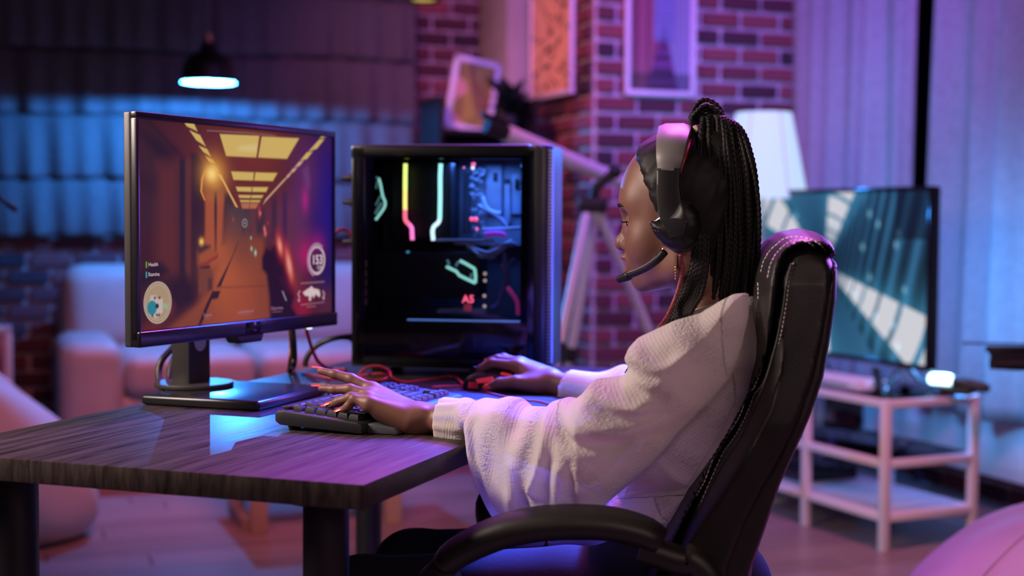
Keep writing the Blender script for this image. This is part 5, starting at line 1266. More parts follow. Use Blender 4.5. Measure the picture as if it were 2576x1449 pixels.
# eyes, brows, lashes, lips
M_eye = mat('eye_white', (.55, .50, .48), .25); M_iris = mat('iris', (.012, .008, .006), .15)
for s in (1, -1):
    e = part('eye', MB().ball((-.2025, s * .031, 1.0595), .0127, 20, 14), M_eye, pe, 180)
    part('iris', MB().ball((-.1946, s * .031, 1.0560), .0068, 14, 10, (.85, 1, 1)), M_iris, e, 180)
    bw = spline([(-.1795, s * .012, 1.0775), (-.1755, s * .022, 1.0815), (-.180, s * .036, 1.0835), (-.193, s * .048, 1.0795)], 16)
    part('eyebrow', MB().tube(bw, [.0012 + .0013 * math.sin(math.pi * i / 15) for i in range(16)], 6), M_hair, pe, 180)
    lash = MB()
    for i in range(9):
        a = -.95 + i * .24; b0 = np.array([-.2025 + .0144 * math.cos(a), s * (.031 + .0144 * math.sin(a) * 1.0), 1.0585]); dr = np.array([math.cos(a), s * math.sin(a), 0])
        lash.tube([b0 - dr * .0008, b0 + dr * .004 + [0, 0, -.0012], b0 + dr * .0075 + [0, 0, .0004]], [.0008, .0006, .0002], 4)
    part('eyelashes', lash, M_hair, pe)
part('teeth', MB().ball((-.194, 0, 1.0010), .012, 14, 8, (.7, 1, .28)), mat('teeth', (.7, .66, .6), .3), pe, 180)
def lips_fn(X, Y, Z):
    d = smin(s_ell(X, Y, Z, (-.1828, 0, 1.0062), (.0097, .0195, .0058)), s_ell(X, Y, Z, (-.1883, 0, .9865), (.0099, .0172, .0070)), .0005)
    return smax(d, -s_ell(X, Y, Z, (-.179, 0, .9975), (.019, .019, .0050)), .002)
v, f = surface_nets(lips_fn, (-.215, -.025, .975), (-.17, .025, 1.02), .0011); link('lips', net_mesh('lips', v, f, M_lip), pe)
part('nose_stud', MB().ball((-.1880, .0192, 1.0262), .0013, 8, 6), mat('stud', (.4, .1, .2), .2, .8), pe)

# fingernails, long almond shape
def nail(base, tip, up, w=.0052):
    base = np.asarray(base, float); tip = np.asarray(tip, float); ax = tip - base; L = np.linalg.norm(ax); ax /= L
    up = np.asarray(up, float); up = up - ax * (up @ ax); up /= np.linalg.norm(up); sd = np.cross(ax, up); mb = MB(); rings = []
    for i in range(11):
        t = i / 10; hw = w * (1 - .15 * (1 - t)) * math.sqrt(max(1e-4, 1 - max(0, (t - .38) / .64) ** 1.8)) * (.55 + .45 * min(1, t / .12))
        c = base + ax * L * t + up * (.0012 * math.sin(math.pi * t) + .0006); r_ = []
        for k in range(9):
            a = -1.15 + 2.3 * k / 8; r_.append(c + sd * hw * math.sin(a) / math.sin(1.15) + up * hw * .55 * (math.cos(a) - 1))
        for k in range(9):
            a = 1.15 - 2.3 * k / 8; r_.append(c + sd * hw * .9 * math.sin(a) / math.sin(1.15) + up * (hw * .55 * (math.cos(a) - 1) - .0008))
        rings.append(r_)
    mb.loft(rings); part('fingernail', mb, M_nail, pe, 60)
UPV = (0, 0, 1)
nail(pp(820, 929, LI), pp(784, 922, LI), (.1, .15, 1)); nail(pp(819, 972, LM), pp(783, 969.5, LM), (0, .15, 1)); nail(pp(834, 1010, LR_ + .002), pp(805, 1023, LR_ + .002), (.5, .45, 1)); nail(pp(863, 1026, LP + .002), pp(834, 1038, LP + .002), (.35, .6, 1), .0048); nail(pp(902, 1045, .078), pp(880, 1048, .084), (0, .9, .5))
nail(pp(1199, 936, -.391), pp(1184, 955, -.393), (.7, .2, .7)); nail(pp(1208, 928, -.413), pp(1192, 948, -.414), (.7, .1, .7)); nail(pp(1242, 899, -.433), pp(1218, 905, -.434), (0, .1, 1)); nail(pp(1246, 930, -.452), pp(1230, 948, -.452), (.7, 0, .7)); nail(pp(1236, 968, -.347), pp(1214, 976, -.350), (.1, .9, .4), .0065)
# earring
eg = MB(); e0 = pp(1703, 640, .072)
eg.tube([e0, e0 + [0, .002, -.030]], .0007, 5); eg.tube([e0 + [.002, .002, 0], e0 + [.002, .004, -.026]], .0006, 5); 
for i in range(5): eg.ball(e0 + [.001, .003, -.018 - i * .004], .0018, 8, 6)
part('earring', eg, mat('gold', (.75, .48, .25), .3, .9), pe)

# ------------------------------------------------------------ blouse
sleeve_px = [(1106, 1040), (1112, 1024), (1133, 1012), (1161, 1020), (1194, 1008), (1234, 1010), (1267, 1000), (1299, 1002), (1332, 1021), (1389, 1020), (1405, 1004), (1446, 992), (1468, 996), (1495, 978), (1527, 943), (1560, 941), (1588, 937), (1600, 917), (1590, 895), (1600, 868), (1620, 844), (1700, 805), (1761, 788), (1798, 762), (1835, 742), (1868, 740), (1868, 800), (1850, 880), (1815, 965), (1750, 1040), (1700, 1095), (1665, 1145), (1629, 1181), (1568, 1234), (1519, 1278), (1420, 1322), (1320, 1336), (1252, 1312), (1214, 1266), (1186, 1218), (1167, 1177), (1157, 1136), (1152, 1107), (1117, 1093), (1108, 1063)]
SL = .185
sleeve = pps(sleeve_px, SL)
folds = [([(1180, 1035), (1196, 1090), (1200, 1150), (1218, 1210)], .012, .010), ([(1245, 1010), (1228, 1070), (1235, 1130), (1270, 1220)], .010, .016), ([(1400, 1008), (1424, 1070), (1424, 1130), (1404, 1195)], .020, .010),
         ([(1500, 985), (1545, 1030), (1610, 1058), (1690, 1050), (1750, 1010)], .020, .014), ([(1590, 900), (1640, 935), (1700, 950)], .012, .016), ([(1450, 1000), (1490, 1055), (1560, 1105)], .012, .012),
         ([(1310, 1010), (1300, 1100), (1330, 1230)], .008, .014), ([(1520, 950), (1570, 985), (1650, 1005)], .010, .012), ([(1700, 820), (1740, 870), (1740, 930)], .008, .016), ([(1350, 1120), (1420, 1220), (1500, 1262)], .010, .014), ([(1172, 1060), (1200, 1140), (1232, 1230), (1262, 1300)], .011, .008), ([(1340, 1150), (1338, 1240), (1330, 1325)], .009, .010), ([(1470, 1150), (1462, 1220), (1440, 1300)], .009, .010), ([(1620, 860), (1660, 900), (1720, 910), (1770, 880)], .010, .010), ([(1560, 960), (1620, 1000), (1690, 1000), (1760, 960)], .010, .009), ([(1640, 1100), (1590, 1150), (1530, 1200)], .008, .010)]
valley = [([(1440, 1005), (1475, 1060), (1540, 1090), (1640, 1088), (1720, 1062)], .022, .010), ([(1160, 1025), (1170, 1060), (1160, 1100)], .016, .007), ([(1372, 1022), (1385, 1080), (1380, 1150)], .010, .010), ([(1598, 917), (1640, 960), (1700, 985)], .008, .010), ([(1330, 1022), (1335, 1060)], .008, .010), ([(1215, 1060), (1222, 1130), (1250, 1220), (1285, 1310)], .010, .008), ([(1375, 1180), (1378, 1250), (1370, 1320)], .008, .008), ([(1505, 1130), (1500, 1200), (1485, 1280)], .008, .008), ([(1600, 890), (1640, 925), (1700, 935), (1760, 905)], .007, .007), ([(1550, 1000), (1620, 1030), (1700, 1025)], .007, .007)]
FP = [(pps([tuple(q) for q in spline(p, 14)], SL), a, w) for p, a, w in folds] + [(pps([tuple(q) for q in spline(p, 14)], SL), -a, w) for p, a, w in valley]
def line_d(X, Z, P):
    d = np.full(X.shape, 1e9, np.float32)
    for a, b in zip(P[:-1], P[1:]):
        e = (b[0] - a[0], b[1] - a[1]); L = e[0] ** 2 + e[1] ** 2 + 1e-12; t = np.clip(((X - a[0]) * e[0] + (Z - a[1]) * e[1]) / L, 0, 1)
        d = np.minimum(d, (X - a[0] - t * e[0]) ** 2 + (Z - a[1] - t * e[1]) ** 2)
    return np.sqrt(d)
def vnoise(x, y, seed):
    r_ = np.random.default_rng(seed); o = 0
    for i in range(7):
        a = r_.uniform(0, 6.28); k = r_.uniform(.7, 1.5); o = o + np.sin((x * math.cos(a) + y * math.sin(a)) * k + r_.uniform(0, 6.28))
    return o / 4
def inflate(X, Y, Z, poly, lc, T_, R):
    """rounded body over an outline in the x-z plane; lc, T_ (half thickness) and R may vary over the plane"""
    x2, z2 = X[:, 0, :], Z[:, 0, :]; d = poly_dist(x2, z2, poly)
    lc, T_, R = [np.broadcast_to(np.asarray(q(x2, z2) if callable(q) else q, float), x2.shape) for q in (lc, T_, R)]
    e = (1 - np.minimum(d, R) / R)
    g = np.sqrt(((Y - lc[:, None, :]) / T_[:, None, :]) ** 2 + (e ** 2)[:, None, :]) - 1
    return g * np.minimum(T_, R)[:, None, :] * .8
lcx = [(-.42, .13), (-.345, .165), (-.20, .235), (-.05, .17), (.03, .125), (.08, .115)]
def lc_sl(x, z): return np.interp(x, [p[0] for p in lcx], [p[1] for p in lcx])
def T_sl(x, z):
    t = np.interp(x, [-.40, -.33, -.2, -.05, .0, .035, .07], [.060, .078, .085, .072, .056, .042, .036])
    f_ = 0
    for P, a, w in FP: f_ = f_ + a * np.exp(-(line_d(x, z, P) / w) ** 2)
    return t + f_ + .0026 * vnoise(x * 70, z * 70, 3) + .0007 * vnoise(x * 170, z * 170, 4)
def R_sl(x, z): return np.interp(x, [-.40, -.1, .02, .06], [.075, .07, .045, .034])
torso_px = [(1742, 768), (1700, 790), (1640, 840), (1606, 900), (1590, 1000), (1565, 1120), (1535, 1210), (1520, 1282), (1600, 1262), (1680, 1258), (1745, 1252), (1795, 1180), (1852, 1088), (1886, 1005), (1904, 925), (1908, 850), (1904, 785), (1888, 750), (1840, 740), (1790, 748)]
torso = pps(torso_px, .10)
pep_px = [(1520, 1235), (1600, 1228), (1700, 1222), (1752, 1222), (1735, 1330), (1700, 1428), (1655, 1424), (1600, 1398), (1540, 1376), (1455, 1360), (1440, 1330), (1480, 1270)]
pep = pps(pep_px, .12)
def T_to(x, z): return np.interp(z, [.60, .66, .72, .80, .87, .92, .955], [.160, .168, .164, .162, .168, .150, .095]) + .003 * vnoise(x * 60, z * 60, 6) + .0015 * vnoise(x * 150, z * 150, 7)
def T_pe(x, z): return .136 + .006 * np.sin(x * 260 + 2 * np.sin(z * 30)) * np.clip((.66 - z) / .06, 0, 1) + .002 * vnoise(x * 120, z * 120, 9)
def blouse_fn(X, Y, Z):
    d = inflate(X, Y, Z, torso, 0, T_to, .085)
    d = smin(d, inflate(X, Y, Z, pep, 0, T_pe, .05), .004)
    col = s_cone(X, Y, Z, (-.330, 0, .915), (-.318, 0, .950), .078, .064); col = smax(col, Z - .955 + .30 * np.maximum(0, X + .385), .006); d = smin(d, col, .016)
    s = inflate(X, Y, Z, sleeve, lc_sl, T_sl, R_sl)
    cuff = s_cone(X, Y, Z, pp(1165, 1066, .125), pp(1112, 1058, .118), .0355, .034) + .0012 * np.sin(np.arctan2(Z - .765, Y - .12) * 13)
    cuff = smax(cuff, (X - pp(1108, 1058, .118)[0]), .003); s = smin(s, cuff, .007)
    d = smin(d, s, .012)
    # right sleeve, mostly hidden
    r = s_cone(X, Y, Z, (-.325, -.14, .875), r_el, .055, .085); r = smin(r, s_cone(X, Y, Z, r_el, r_el + (r_fa - r_el) * .62, .09, .058), .03); r = smin(r, s_cone(X, Y, Z, r_el + (r_fa - r_el) * .62, r_fa + np.array([-.012, 0, 0]), .055, .033), .02)
    r = r + .004 * np.sin(X * 150 + Z * 60) * np.clip((-.02 - X) * 8, 0, 1)
    rc = s_cone(X, Y, Z, r_fa - np.array([.02, 0, 0]), r_fa + (r_wr - r_fa) * .38, .034, .033); r = smin(r, rc, .006)
    d = smin(d, r, .012)
    # openings for the hands
    a = pp(1108, 1058, .118); d = smax(d, -s_cone(X, Y, Z, a - np.array([.018, 0, 0]), a + np.array([.03, 0, 0]), .0285, .0285), .003)
    q = r_fa + (r_wr - r_fa) * .38; ax = (r_wr - r_fa) / np.linalg.norm(r_wr - r_fa); d = smax(d, -s_cone(X, Y, Z, q + ax * .012, q + ax * .06, .029, .029), .003)
    return d
v, f = surface_nets(blouse_fn, (-.47, -.44, .53), (.085, .34, 1.0), .0033)
bme = net_mesh('blouse', v, f, M_cloth)
ax_ = np.array(pps([(1100, 1058), (1300, 1120), (1480, 1120), (1620, 1000), (1800, 830), (1850, 760)], SL)); wv = np.zeros((len(v), 3), np.float32); best = np.full(len(v), 1e9); acc = 0.
for a, b in zip(ax_[:-1], ax_[1:]):
    e = b - a; L = np.linalg.norm(e); e = e / L; t_ = np.clip((v[:, 0] - a[0]) * e[0] + (v[:, 2] - a[1]) * e[1], 0, L)
    dd = np.hypot(v[:, 0] - a[0] - e[0] * t_, v[:, 2] - a[1] - e[1] * t_); q_ = (v[:, 0] - a[0]) * -e[1] + (v[:, 2] - a[1]) * e[0]; m_ = dd < best
    wv[m_, 0] = acc + t_[m_]; wv[m_, 1] = q_[m_]; best[m_] = dd[m_]; acc += L
wv[:, 2] = v[:, 1]
tor = (v[:, 1] < .10) | (v[:, 0] < -.365) | (v[:, 2] < .64); wv[tor, 0] = v[tor, 2] * 1.3; wv[tor, 1] = v[tor, 0]
bme.attributes.new('weave', 'FLOAT_VECTOR', 'POINT').data.foreach_set('vector', wv.ravel())
bl_o = link('blouse', bme, pe); bl_o['label'] = 'white crinkled cotton blouse with wide puff sleeves'
bt = MB()
for k in range(3): bt.ball(pp(1156, 1050 + k * 14, .155 - .004 * k), .0035, 8, 6)
part('cuff_button', bt, M_cloth, bl_o)

# ------------------------------------------------------------ jeans and shoes
def jeans_fn(X, Y, Z):
    aY = np.abs(Y)
    d = s_ell(X, Y, Z, (-.27, 0, hipz + .005), (.132, .168, .098)); d = smin(d, s_cone(X, aY, Z, (-.24, .088, hipz), (.205, .098, .480), .088, .064), .04)
    d = smin(d, s_cone(X, aY, Z, (.205, .098, .480), (.155, .10, .09), .062, .046), .02)
    d = d + .0035 * np.sin(X * 60 + 8 * Z) * np.exp(-((X + .17) / .07) ** 2) + .002 * np.sin(Z * 90 + X * 30) * np.exp(-((X - .2) / .06) ** 2)
    d = smax(d, Z - .60, .01); return smax(d, .085 - Z, .004)
v, f = surface_nets(jeans_fn, (-.43, -.20, .06), (.30, .20, .62), .006); link('jeans', net_mesh('jeans', v, f, M_jean), pe)
for s in (1, -1):
    def shoe_fn(X, Y, Z, s=s):
        d = smin(s_ell(X, Y, Z, (.165, s * .10, .055), (.062, .044, .052)), s_ell(X, Y, Z, (.275, s * .112, .035), (.085, .046, .036)), .03); return smax(d, .004 - Z, .003)
    v, f = surface_nets(shoe_fn, (.08, s * .105 - .07, -.01), (.38, s * .105 + .07, .13), .005)
    sh = link('shoe', net_mesh('shoe', v, f, mat('shoe_white', (.6, .58, .58), .5)), pe)
    part('sole', MB().loft([[(x, s * .107 + w * q, z) for x, w in ((.10, .02), (.14, .04), (.24, .045), (.32, .045), (.365, .02)) for q in (1,)] + [(x, s * .107 - w, z) for x, w in ((.365, .02), (.32, .045), (.24, .045), (.14, .04), (.10, .02))] for z in (.001, .014)]), mat('sole', (.5, .5, .5), .6), sh, 30)

# ------------------------------------------------------------ hair
def cap_fn(X, Y, Z):
    aY = np.abs(Y); d = s_ell(X, Y, Z, (-.2655, 0, 1.100), (.0995, .0785, .0935)); d = smin(d, s_ell(X, Y, Z, (-.300, 0, 1.045), (.055, .062, .06)), .03)
    d = d - .0006 * vnoise(X * 300 + Z * 200, aY * 500, 21)
    line = X + .203 + .36 * (1.15 - Z) + .28 * np.maximum(0, aY - .035) + .0022 * vnoise(Z * 420, aY * 420, 31) + .0012 * vnoise(Z * 1100, aY * 1100, 32); d = smax(d, line, .012)
    return smax(d, -(Z - .985 + .6 * (X + .30)), .01)
v, f = surface_nets(cap_fn, (-.40, -.10, .96), (-.16, .10, 1.21), .0026); hc = link('hair', net_mesh('hair', v, f, M_hair), pe); hc['label'] = 'black hair pulled back from the forehead'
mass = pps([(1748, 318), (1790, 296), (1845, 316), (1878, 362), (1897, 430), (1902, 520), (1898, 620), (1886, 712), (1850, 745), (1790, 778), (1722, 792), (1722, 740), (1736, 660), (1738, 540), (1742, 420)], 0.)
v, f = surface_nets(lambda X, Y, Z: inflate(X, Y, Z, mass, 0, .050, .05), (-.40, -.07, .90), (-.24, .07, 1.22), .004)
link('hair_mass', net_mesh('hair_mass', v, f, M_hair), hc)
rb = random.Random(5); GP = pp(1772, 332, 0)
def braid(pts, r=.0033, name='braid'):
    P = spline(pts, 60); L = np.linalg.norm(np.diff(P, axis=0), axis=1).sum(); n = max(20, int(L / .0024)); P = spline(pts, n)
    s = np.arange(n) * L / n; ph = rb.uniform(0, 6.28)
    R = r * (1 + .20 * np.sin(s * 2 * math.pi / .0075 + ph)); R[-6:] *= np.linspace(1, .35, 6)
    part(name, MB().tube(P, R, 7), M_hair, hc, 180)
def hp(a, y_mid=None): return a
for i in range(84):
    t = rb.random() if i > 20 else i / 20.; side = 1 if i % 3 else -1
    lay = (.046 + .012 * rb.random()) * side * (1 - .35 * t) if i > 12 else 0.0
    if i <= 12: t = .80 + .2 * i / 12; lay = (i - 6) / 6 * .040
    l_ = lambda k: lay * k
    top = np.array([1766 + 84 * t, 306 + 12 * t * t - 10 * math.sin(math.pi * t)]); m1 = np.array([1750 + 140 * t, 400 - 20 * (1 - t)]); m2 = np.array([1742 + 164 * t, 520]); m3 = np.array([1738 + 166 * t, 640]); e_ = np.array([1712 + 186 * t, 800 - 50 * t])
    j = lambda a: (a[0] + rb.uniform(-4, 4), a[1] + rb.uniform(-5, 5))
    pts = [GP + [rb.uniform(-.006, .006), l_(.1), rb.uniform(-.004, .006)], pp(*j(top), l_(.45)), pp(*j(m1), l_(.95)), pp(*j(m2), l_(1.08)), pp(*j(m3), l_(1.1)), pp(*j(e_), l_(1.05))]
    if t < .35 and i > 12:
        pts[-1] = pp(*j((1728 + 120 * t, 740)), l_(1.0)); pts.append(pp(*j((1672 + 140 * t, 812 - 40 * t)), l_(.9) + .004))
    braid(pts, .0030 + .0008 * rb.random())
for i in range(20):  # braids in front of the near ear, ending on the shoulder
    a = i / 19; q = rb.uniform(-5, 5)
    braid([GP + [.004, .014, -.004], pp(1762 + 22 * a, 372, .034 + .010 * a), pp(1752 + 28 * a + q, 470, .056), pp(1749 + 30 * a + q, 590, .066 - .006 * a), pp(1740 + 36 * a + q, 668, .066), pp(1716 + 46 * a + q, 738, .072), pp(1690 + 56 * a, 780 - 8 * a, .078), pp(1668 + 62 * a + q, 822 - 26 * a, .084)], .0029 + .0008 * rb.random())
for i in range(6):   # loose loops at the nape
    a = i / 5; braid([pp(1880 - 10 * a, 640, .03 - .06 * a), pp(1898 - 6 * a, 700, .03 - .06 * a), pp(1894 - 6 * a, 745, .02 - .05 * a), pp(1868 - 8 * a, 768, -.01), pp(1840, 776, -.01)], .0028)
for i in range(7):   # strands falling forward over the far shoulder
    a = i * 5; braid([pp(1752 + a, 560, .03), pp(1738 + a, 660, .03), pp(1708 + a * .9, 750, .012), pp(1668 + a, 820, -.03), pp(1624 + a, 880, -.06), pp(1572 + a, 938 + 3 * i, -.075)], .0030)
for i in range(7):   # loops of the knot
    a = i / 6; w = rb.uniform(-.018, .024); h0 = 250 + 10 * abs(i - 2) + rb.uniform(0, 6)
    braid([GP + [.012, w * .4, -.008], pp(1738 + 8 * a, 300, w), pp(1744 + 16 * a, h0 + 18, w * 1.2), pp(1770 + 12 * a, h0, w), pp(1800 + 12 * a, h0 + 16, w * .8), pp(1818 + 4 * a, 298, w * .6), GP + [-.022, w * .3, -.004]], .0036)
part('hair_tie', MB().tube([pp(1762, 336, 0) + [.010 * math.cos(a) - .004, .022 * math.sin(a) + .004, .008 * math.cos(a)] for a in np.linspace(0, 2 * math.pi, 25)[:-1]], .0048, 8, closed=True), mat('beige_tie', (.42, .27, .2), .7), hc, 180)

# ------------------------------------------------------------ headset worn by the person
hd = thing('headset', 'black and grey gaming headset with microphone boom worn by the person', 'headset', tuple(PRO), PRZ)
M_hgrey = mat('headset_grey', (.115, .105, .105), .45, spec=.35); M_hblack = mat('headset_black', (.006, .0055, .006), .45, spec=.22); M_hred = mat('headset_red', (.35, .015, .02), .45)
def band(path, wf, th):
    rings = []; P = spline(path, 44); Tn = np.gradient(P, axis=0)
    for i, (p, t) in enumerate(zip(P, Tn)):
        u = np.interp(i / 43, np.linspace(0, 1, len(wf)), wf); h = np.interp(i / 43, np.linspace(0, 1, len(th)), th)
        t = t / np.linalg.norm(t); fx = np.array([1., 0, 0]); fx -= t * (fx @ t); fx /= np.linalg.norm(fx); nn = np.cross(t, fx)
        rings.append([p + fx * a * u + nn * b * h for a, b in ((-1, -.7), (-.8, -1), (.8, -1), (1, -.7), (1, .4), (.55, 1), (-.55, 1), (-1, .4))])
    return MB().loft(rings)
tp_ = pp(1697, 322, 0)
arch = [pp(1682, 430, .088), pp(1686, 392, .0845), pp(1691, 352, .066) , pp(1697, 328, .035), tp_, pp(1697, 328, -.035), pp(1691, 352, -.066), pp(1686, 392, -.0845), pp(1682, 430, -.088)]
part('headband', band(arch, [.0155, .0195, .0225, .0235, .0235, .0235, .0225, .0195, .0155], [.007] * 3), M_hgrey, hd, 30)
arch2 = [q - np.array([0, np.sign(q[1]) * .008, .0085 if abs(q[1]) < .08 else .002]) - np.array([.0025, 0, 0]) for q in arch]
part('headband_lining', band(arch2, [.013, .0185, .0215, .0225, .0225, .0225, .0215, .0185, .013], [.004] * 3), M_hred, hd, 30)
for s in (1, -1):
    y = .090 * s
    sl = part('slider', band([pp(1682, 424, y), pp(1681, 470, y * 1.02), pp(1686, 520, y * 1.04), pp(1698, 555, y * 1.06)], [.0165, .016, .017, .020], [.0045] * 3), M_hblack, hd, 30)
    part('slider_trim', MB().tube([pp(1655, 430, y * 1.05), pp(1655, 470, y * 1.05), pp(1658, 520, y * 1.06), pp(1661, 548, y * 1.07), pp(1650, 556, y * 1.07), pp(1635, 560, y * 1.05)], .0012, 6), mat('silver_trim', (.55, .5, .45), .25, .9), sl)
    outl = [(1632, 556), (1640, 580), (1652, 598), (1668, 612), (1690, 626), (1725, 628), (1752, 608), (1764, 570), (1758, 535), (1738, 512), (1712, 505), (1698, 530), (1684, 545), (1660, 552)]
    pol = pps(outl, .095)
    def cup_fn(X, Y, Z, pol=pol, y=y): return inflate(X, Y, Z, pol, y * 1.02, .017, .022)
    lo = (-.345, min(y * .8, y * 1.25), .99); hi = (-.21, max(y * .8, y * 1.25), 1.12)
    v, f = surface_nets(cup_fn, lo, hi, .0022); cup = link('ear_cup', net_mesh('ear_cup', v, f, M_hblack), hd)
    dots = MB()
    for i in range(4):
        for k in range(2): dots.ball(pp(1641 + i * 6 + 2 * k, 570 + k * 9 + 1.5 * i, y * 1.17), .0010, 6, 5)
    part('speaker_dots', dots, M_hgrey, cup)
    part('cup_panel', MB().prism(pps([(1662, 552), (1700, 548), (1728, 556), (1722, 590), (1684, 600)], .11), 1, y * 1.19 - .002, y * 1.19 + .002, .0008), mat('cup_gloss', (.02, .019, .02), .15), cup)
    v, f = surface_nets(lambda X, Y, Z: inflate(X, Y, Z, pps([(1655, 520), (1690, 500), (1735, 508), (1760, 540), (1760, 590), (1735, 632), (1700, 638), (1665, 615), (1648, 575)], .08), y * .84, .016, .016), (-.35, min(y * .6, y * 1.06), .99), (-.21, max(y * .6, y * 1.06), 1.13), .0025)
    link('ear_cushion', net_mesh('ear_cushion', v, f, mat('cushion_leather', (.03, .025, .035), .55)), hd)
mb_p = spline([pp(1672, 632, .098), pp(1655, 652, .096), pp(1630, 672, .086), pp(1600, 687, .070), pp(1578, 694, .058)], 20)
part('microphone_boom', MB().tube(mb_p, np.interp(np.linspace(0, 1, 20), [0, .3, 1], [.0062, .0055, .0042]), 10), M_hblack, hd, 180)
part('boom_edge', MB().tube(mb_p + np.array([.001, .003, .0042]), .0011, 6), mat('silver_trim2', (.5, .5, .48), .25, .9), hd)
v, f = surface_nets(lambda X, Y, Z: s_cone(X, Y, Z, pp(1580, 694, .058), pp(1560, 702, .050), .0072, .0058), (-.215, .02, .95), (-.14, .09, 1.01), .0016)
mic = link('microphone', net_mesh('microphone', v, f, M_hblack), hd)
part('headset_cord', MB().tube(spline([pp(1712, 640, .085), pp(1716, 680, .082), pp(1708, 722, .082), pp(1694, 762, .085), pp(1676, 800, .10), pp(1650, 836, .115), pp(1632, 870, .06), pp(1606, 960, .02), pp(1570, 1120, .05)], 70), .0030, 8), M_dredcab, hd, 180)

# ------------------------------------------------------------ office chair
CA = math.radians(90 - 7.0); CU = np.array([math.cos(CA), math.sin(CA), 0]); CV = np.array([-math.sin(CA), math.cos(CA), 0])
CRO = PRO - DV * .27 + CV * .27
def cp(x, y, l=0.):
    P = on_plane(x, y, CRO - CU * l, CU) - CRO; return np.array([P @ CV, l, P[2]])
def cps(pts, l): return [tuple(cp(x, y, l)[[0, 2]]) for x, y in pts]
ch = thing('office_chair', 'black leather executive office chair with white stitching', 'office chair', tuple(CRO), CA + math.pi / 2)
M_leather = noise_color(mat('black_leather', (.012, .0105, .010), .45, spec=.32), (.010, .009, .0085), (.015, .013, .012), 14, bump=.12, bscale=420)
M_shell = mat('chair_shell', (.016, .012, .012), .5, spec=.3)
cl_px = [(1914, 879), (1905, 805), (1908, 744), (1914, 695), (1927, 646), (1957, 609), (1988, 588), (2025, 577), (2068, 585), (2098, 606), (2111, 634), (2112, 664), (2095, 657), (2060, 641), (2020, 638), (1993, 650), (1980, 690), (1971, 760), (1960, 830), (1945, 890), (1928, 950), (1903, 1010), (1866, 1090), (1812, 1180), (1745, 1300), (1690, 1410), (1650, 1520), (1600, 1520), (1640, 1410), (1712, 1300), (1761, 1235), (1804, 1170), (1853, 1086), (1890, 1014), (1902, 959), (1912, 925)]
sd_px = [(1925, 760), (1935, 690), (1956, 645), (1995, 614), (2045, 606), (2090, 630), (2108, 672), (2103, 762), (2084, 867), (2062, 959), (2028, 1051), (1986, 1140), (1932, 1240), (1888, 1330), (1850, 1430), (1835, 1540), (1620, 1540), (1660, 1410), (1728, 1300), (1775, 1235), (1818, 1170), (1866, 1086), (1902, 1014), (1915, 959), (1924, 925), (1926, 879), (1918, 805)]
bk_px = [(2060, 655), (2104, 655), (2114, 664), (2109, 762), (2093, 867), (2075, 959), (2044, 1051), (2007, 1137), (1964, 1235), (1928, 1345), (1892, 1449), (1880, 1560), (1760, 1560), (1780, 1430), (1820, 1330), (1870, 1240), (1930, 1140), (1970, 1051), (2000, 959), (2020, 867), (2040, 762)]
bk_px = [(x + (18 if i < 12 else 0), y) for i, (x, y) in enumerate(bk_px)]
sd_px = [(x + (15 if 5 <= i <= 15 else 0), y) for i, (x, y) in enumerate(sd_px)]
cl_px = [(x + (14 if 7 <= i <= 13 else 0), y) for i, (x, y) in enumerate(cl_px)]
CL = .225
def wid(z0, z1): return lambda x, z: np.interp(z, [.45, .60, .80, .98, 1.06], [.205, .235, .250, .235, .20])
for nm, px_, dT, R, m_, h in (('backrest_cushion', cl_px, 0., .016, M_leather, .004), ('backrest_body', sd_px, -.005, .022, M_leather, .004), ('back_shell', bk_px, -.013, .018, M_shell, .004)):
    pol = cps(px_, CL); Pa = np.array(pol); w_ = wid(0, 1)
    v, f = surface_nets(lambda X, Y, Z: inflate(X, Y, Z, pol, 0, lambda x, z: w_(x, z) + dT, R), (Pa[:, 0].min() - .015, -.27, Pa[:, 1].min() - .015), (Pa[:, 0].max() + .015, .27, Pa[:, 1].max() + .015), h)
    link(nm, net_mesh(nm, v, f, m_), ch)
M_thread = mat('white_thread', (.62, .56, .50), .6)
def stitches(path_px, poly_px, dT, R, off=0., name='stitching'):
    P2 = np.array(cps([tuple(q) for q in spline(path_px, 400)], CL)); pol = cps(poly_px, CL); mb = MB()
    seg = np.linalg.norm(np.diff(P2, axis=0), axis=1); s = np.concatenate([[0], np.cumsum(seg)]); n = int(s[-1] / .0058)
    for i in range(n):
        pts = []; ok = True
        for q in (i * .0058, i * .0058 + .0019, i * .0058 + .0038):
            x = np.interp(q, s, P2[:, 0]); z = np.interp(q, s, P2[:, 1]); d = poly_dist(np.array([[x]]), np.array([[z]]), pol)[0, 0]
            w_ = wid(0, 1)(np.array(x), np.array(z)) + dT; ok &= d > .002; e = 1 - min(max(d, 0), R) / R; pts.append((x, w_ * math.sqrt(max(0, 1 - e * e)) + .0006, z))
        if ok: mb.tube(pts, .00085, 5)
    o = part(name, mb, M_thread, ch, 180); o['kind'] = 'stuff'
stitches([(1997, 662), (1985, 700), (1977, 760), (1965, 830), (1950, 892), (1932, 955), (1908, 1014), (1870, 1095), (1816, 1185), (1752, 1300)], sd_px, -.005, .022)
stitches([(1984, 668), (1972, 720), (1965, 770), (1953, 835), (1938, 890), (1921, 948), (1896, 1006), (1860, 1083), (1808, 1168), (1745, 1285)], cl_px, 0, .016)
stitches([(1922, 690), (1935, 650), (1963, 617), (1992, 599), (2025, 598), (2055, 608), (2085, 632), (2106, 656)], cl_px, 0, .016)
stitches([(1932, 700), (1944, 658), (1968, 626), (1996, 607), (2024, 606), (2048, 618), (2075, 640)], cl_px, 0, .016)
stitches([(1916, 720), (1914, 770), (1914, 820)], cl_px, 0, .016)
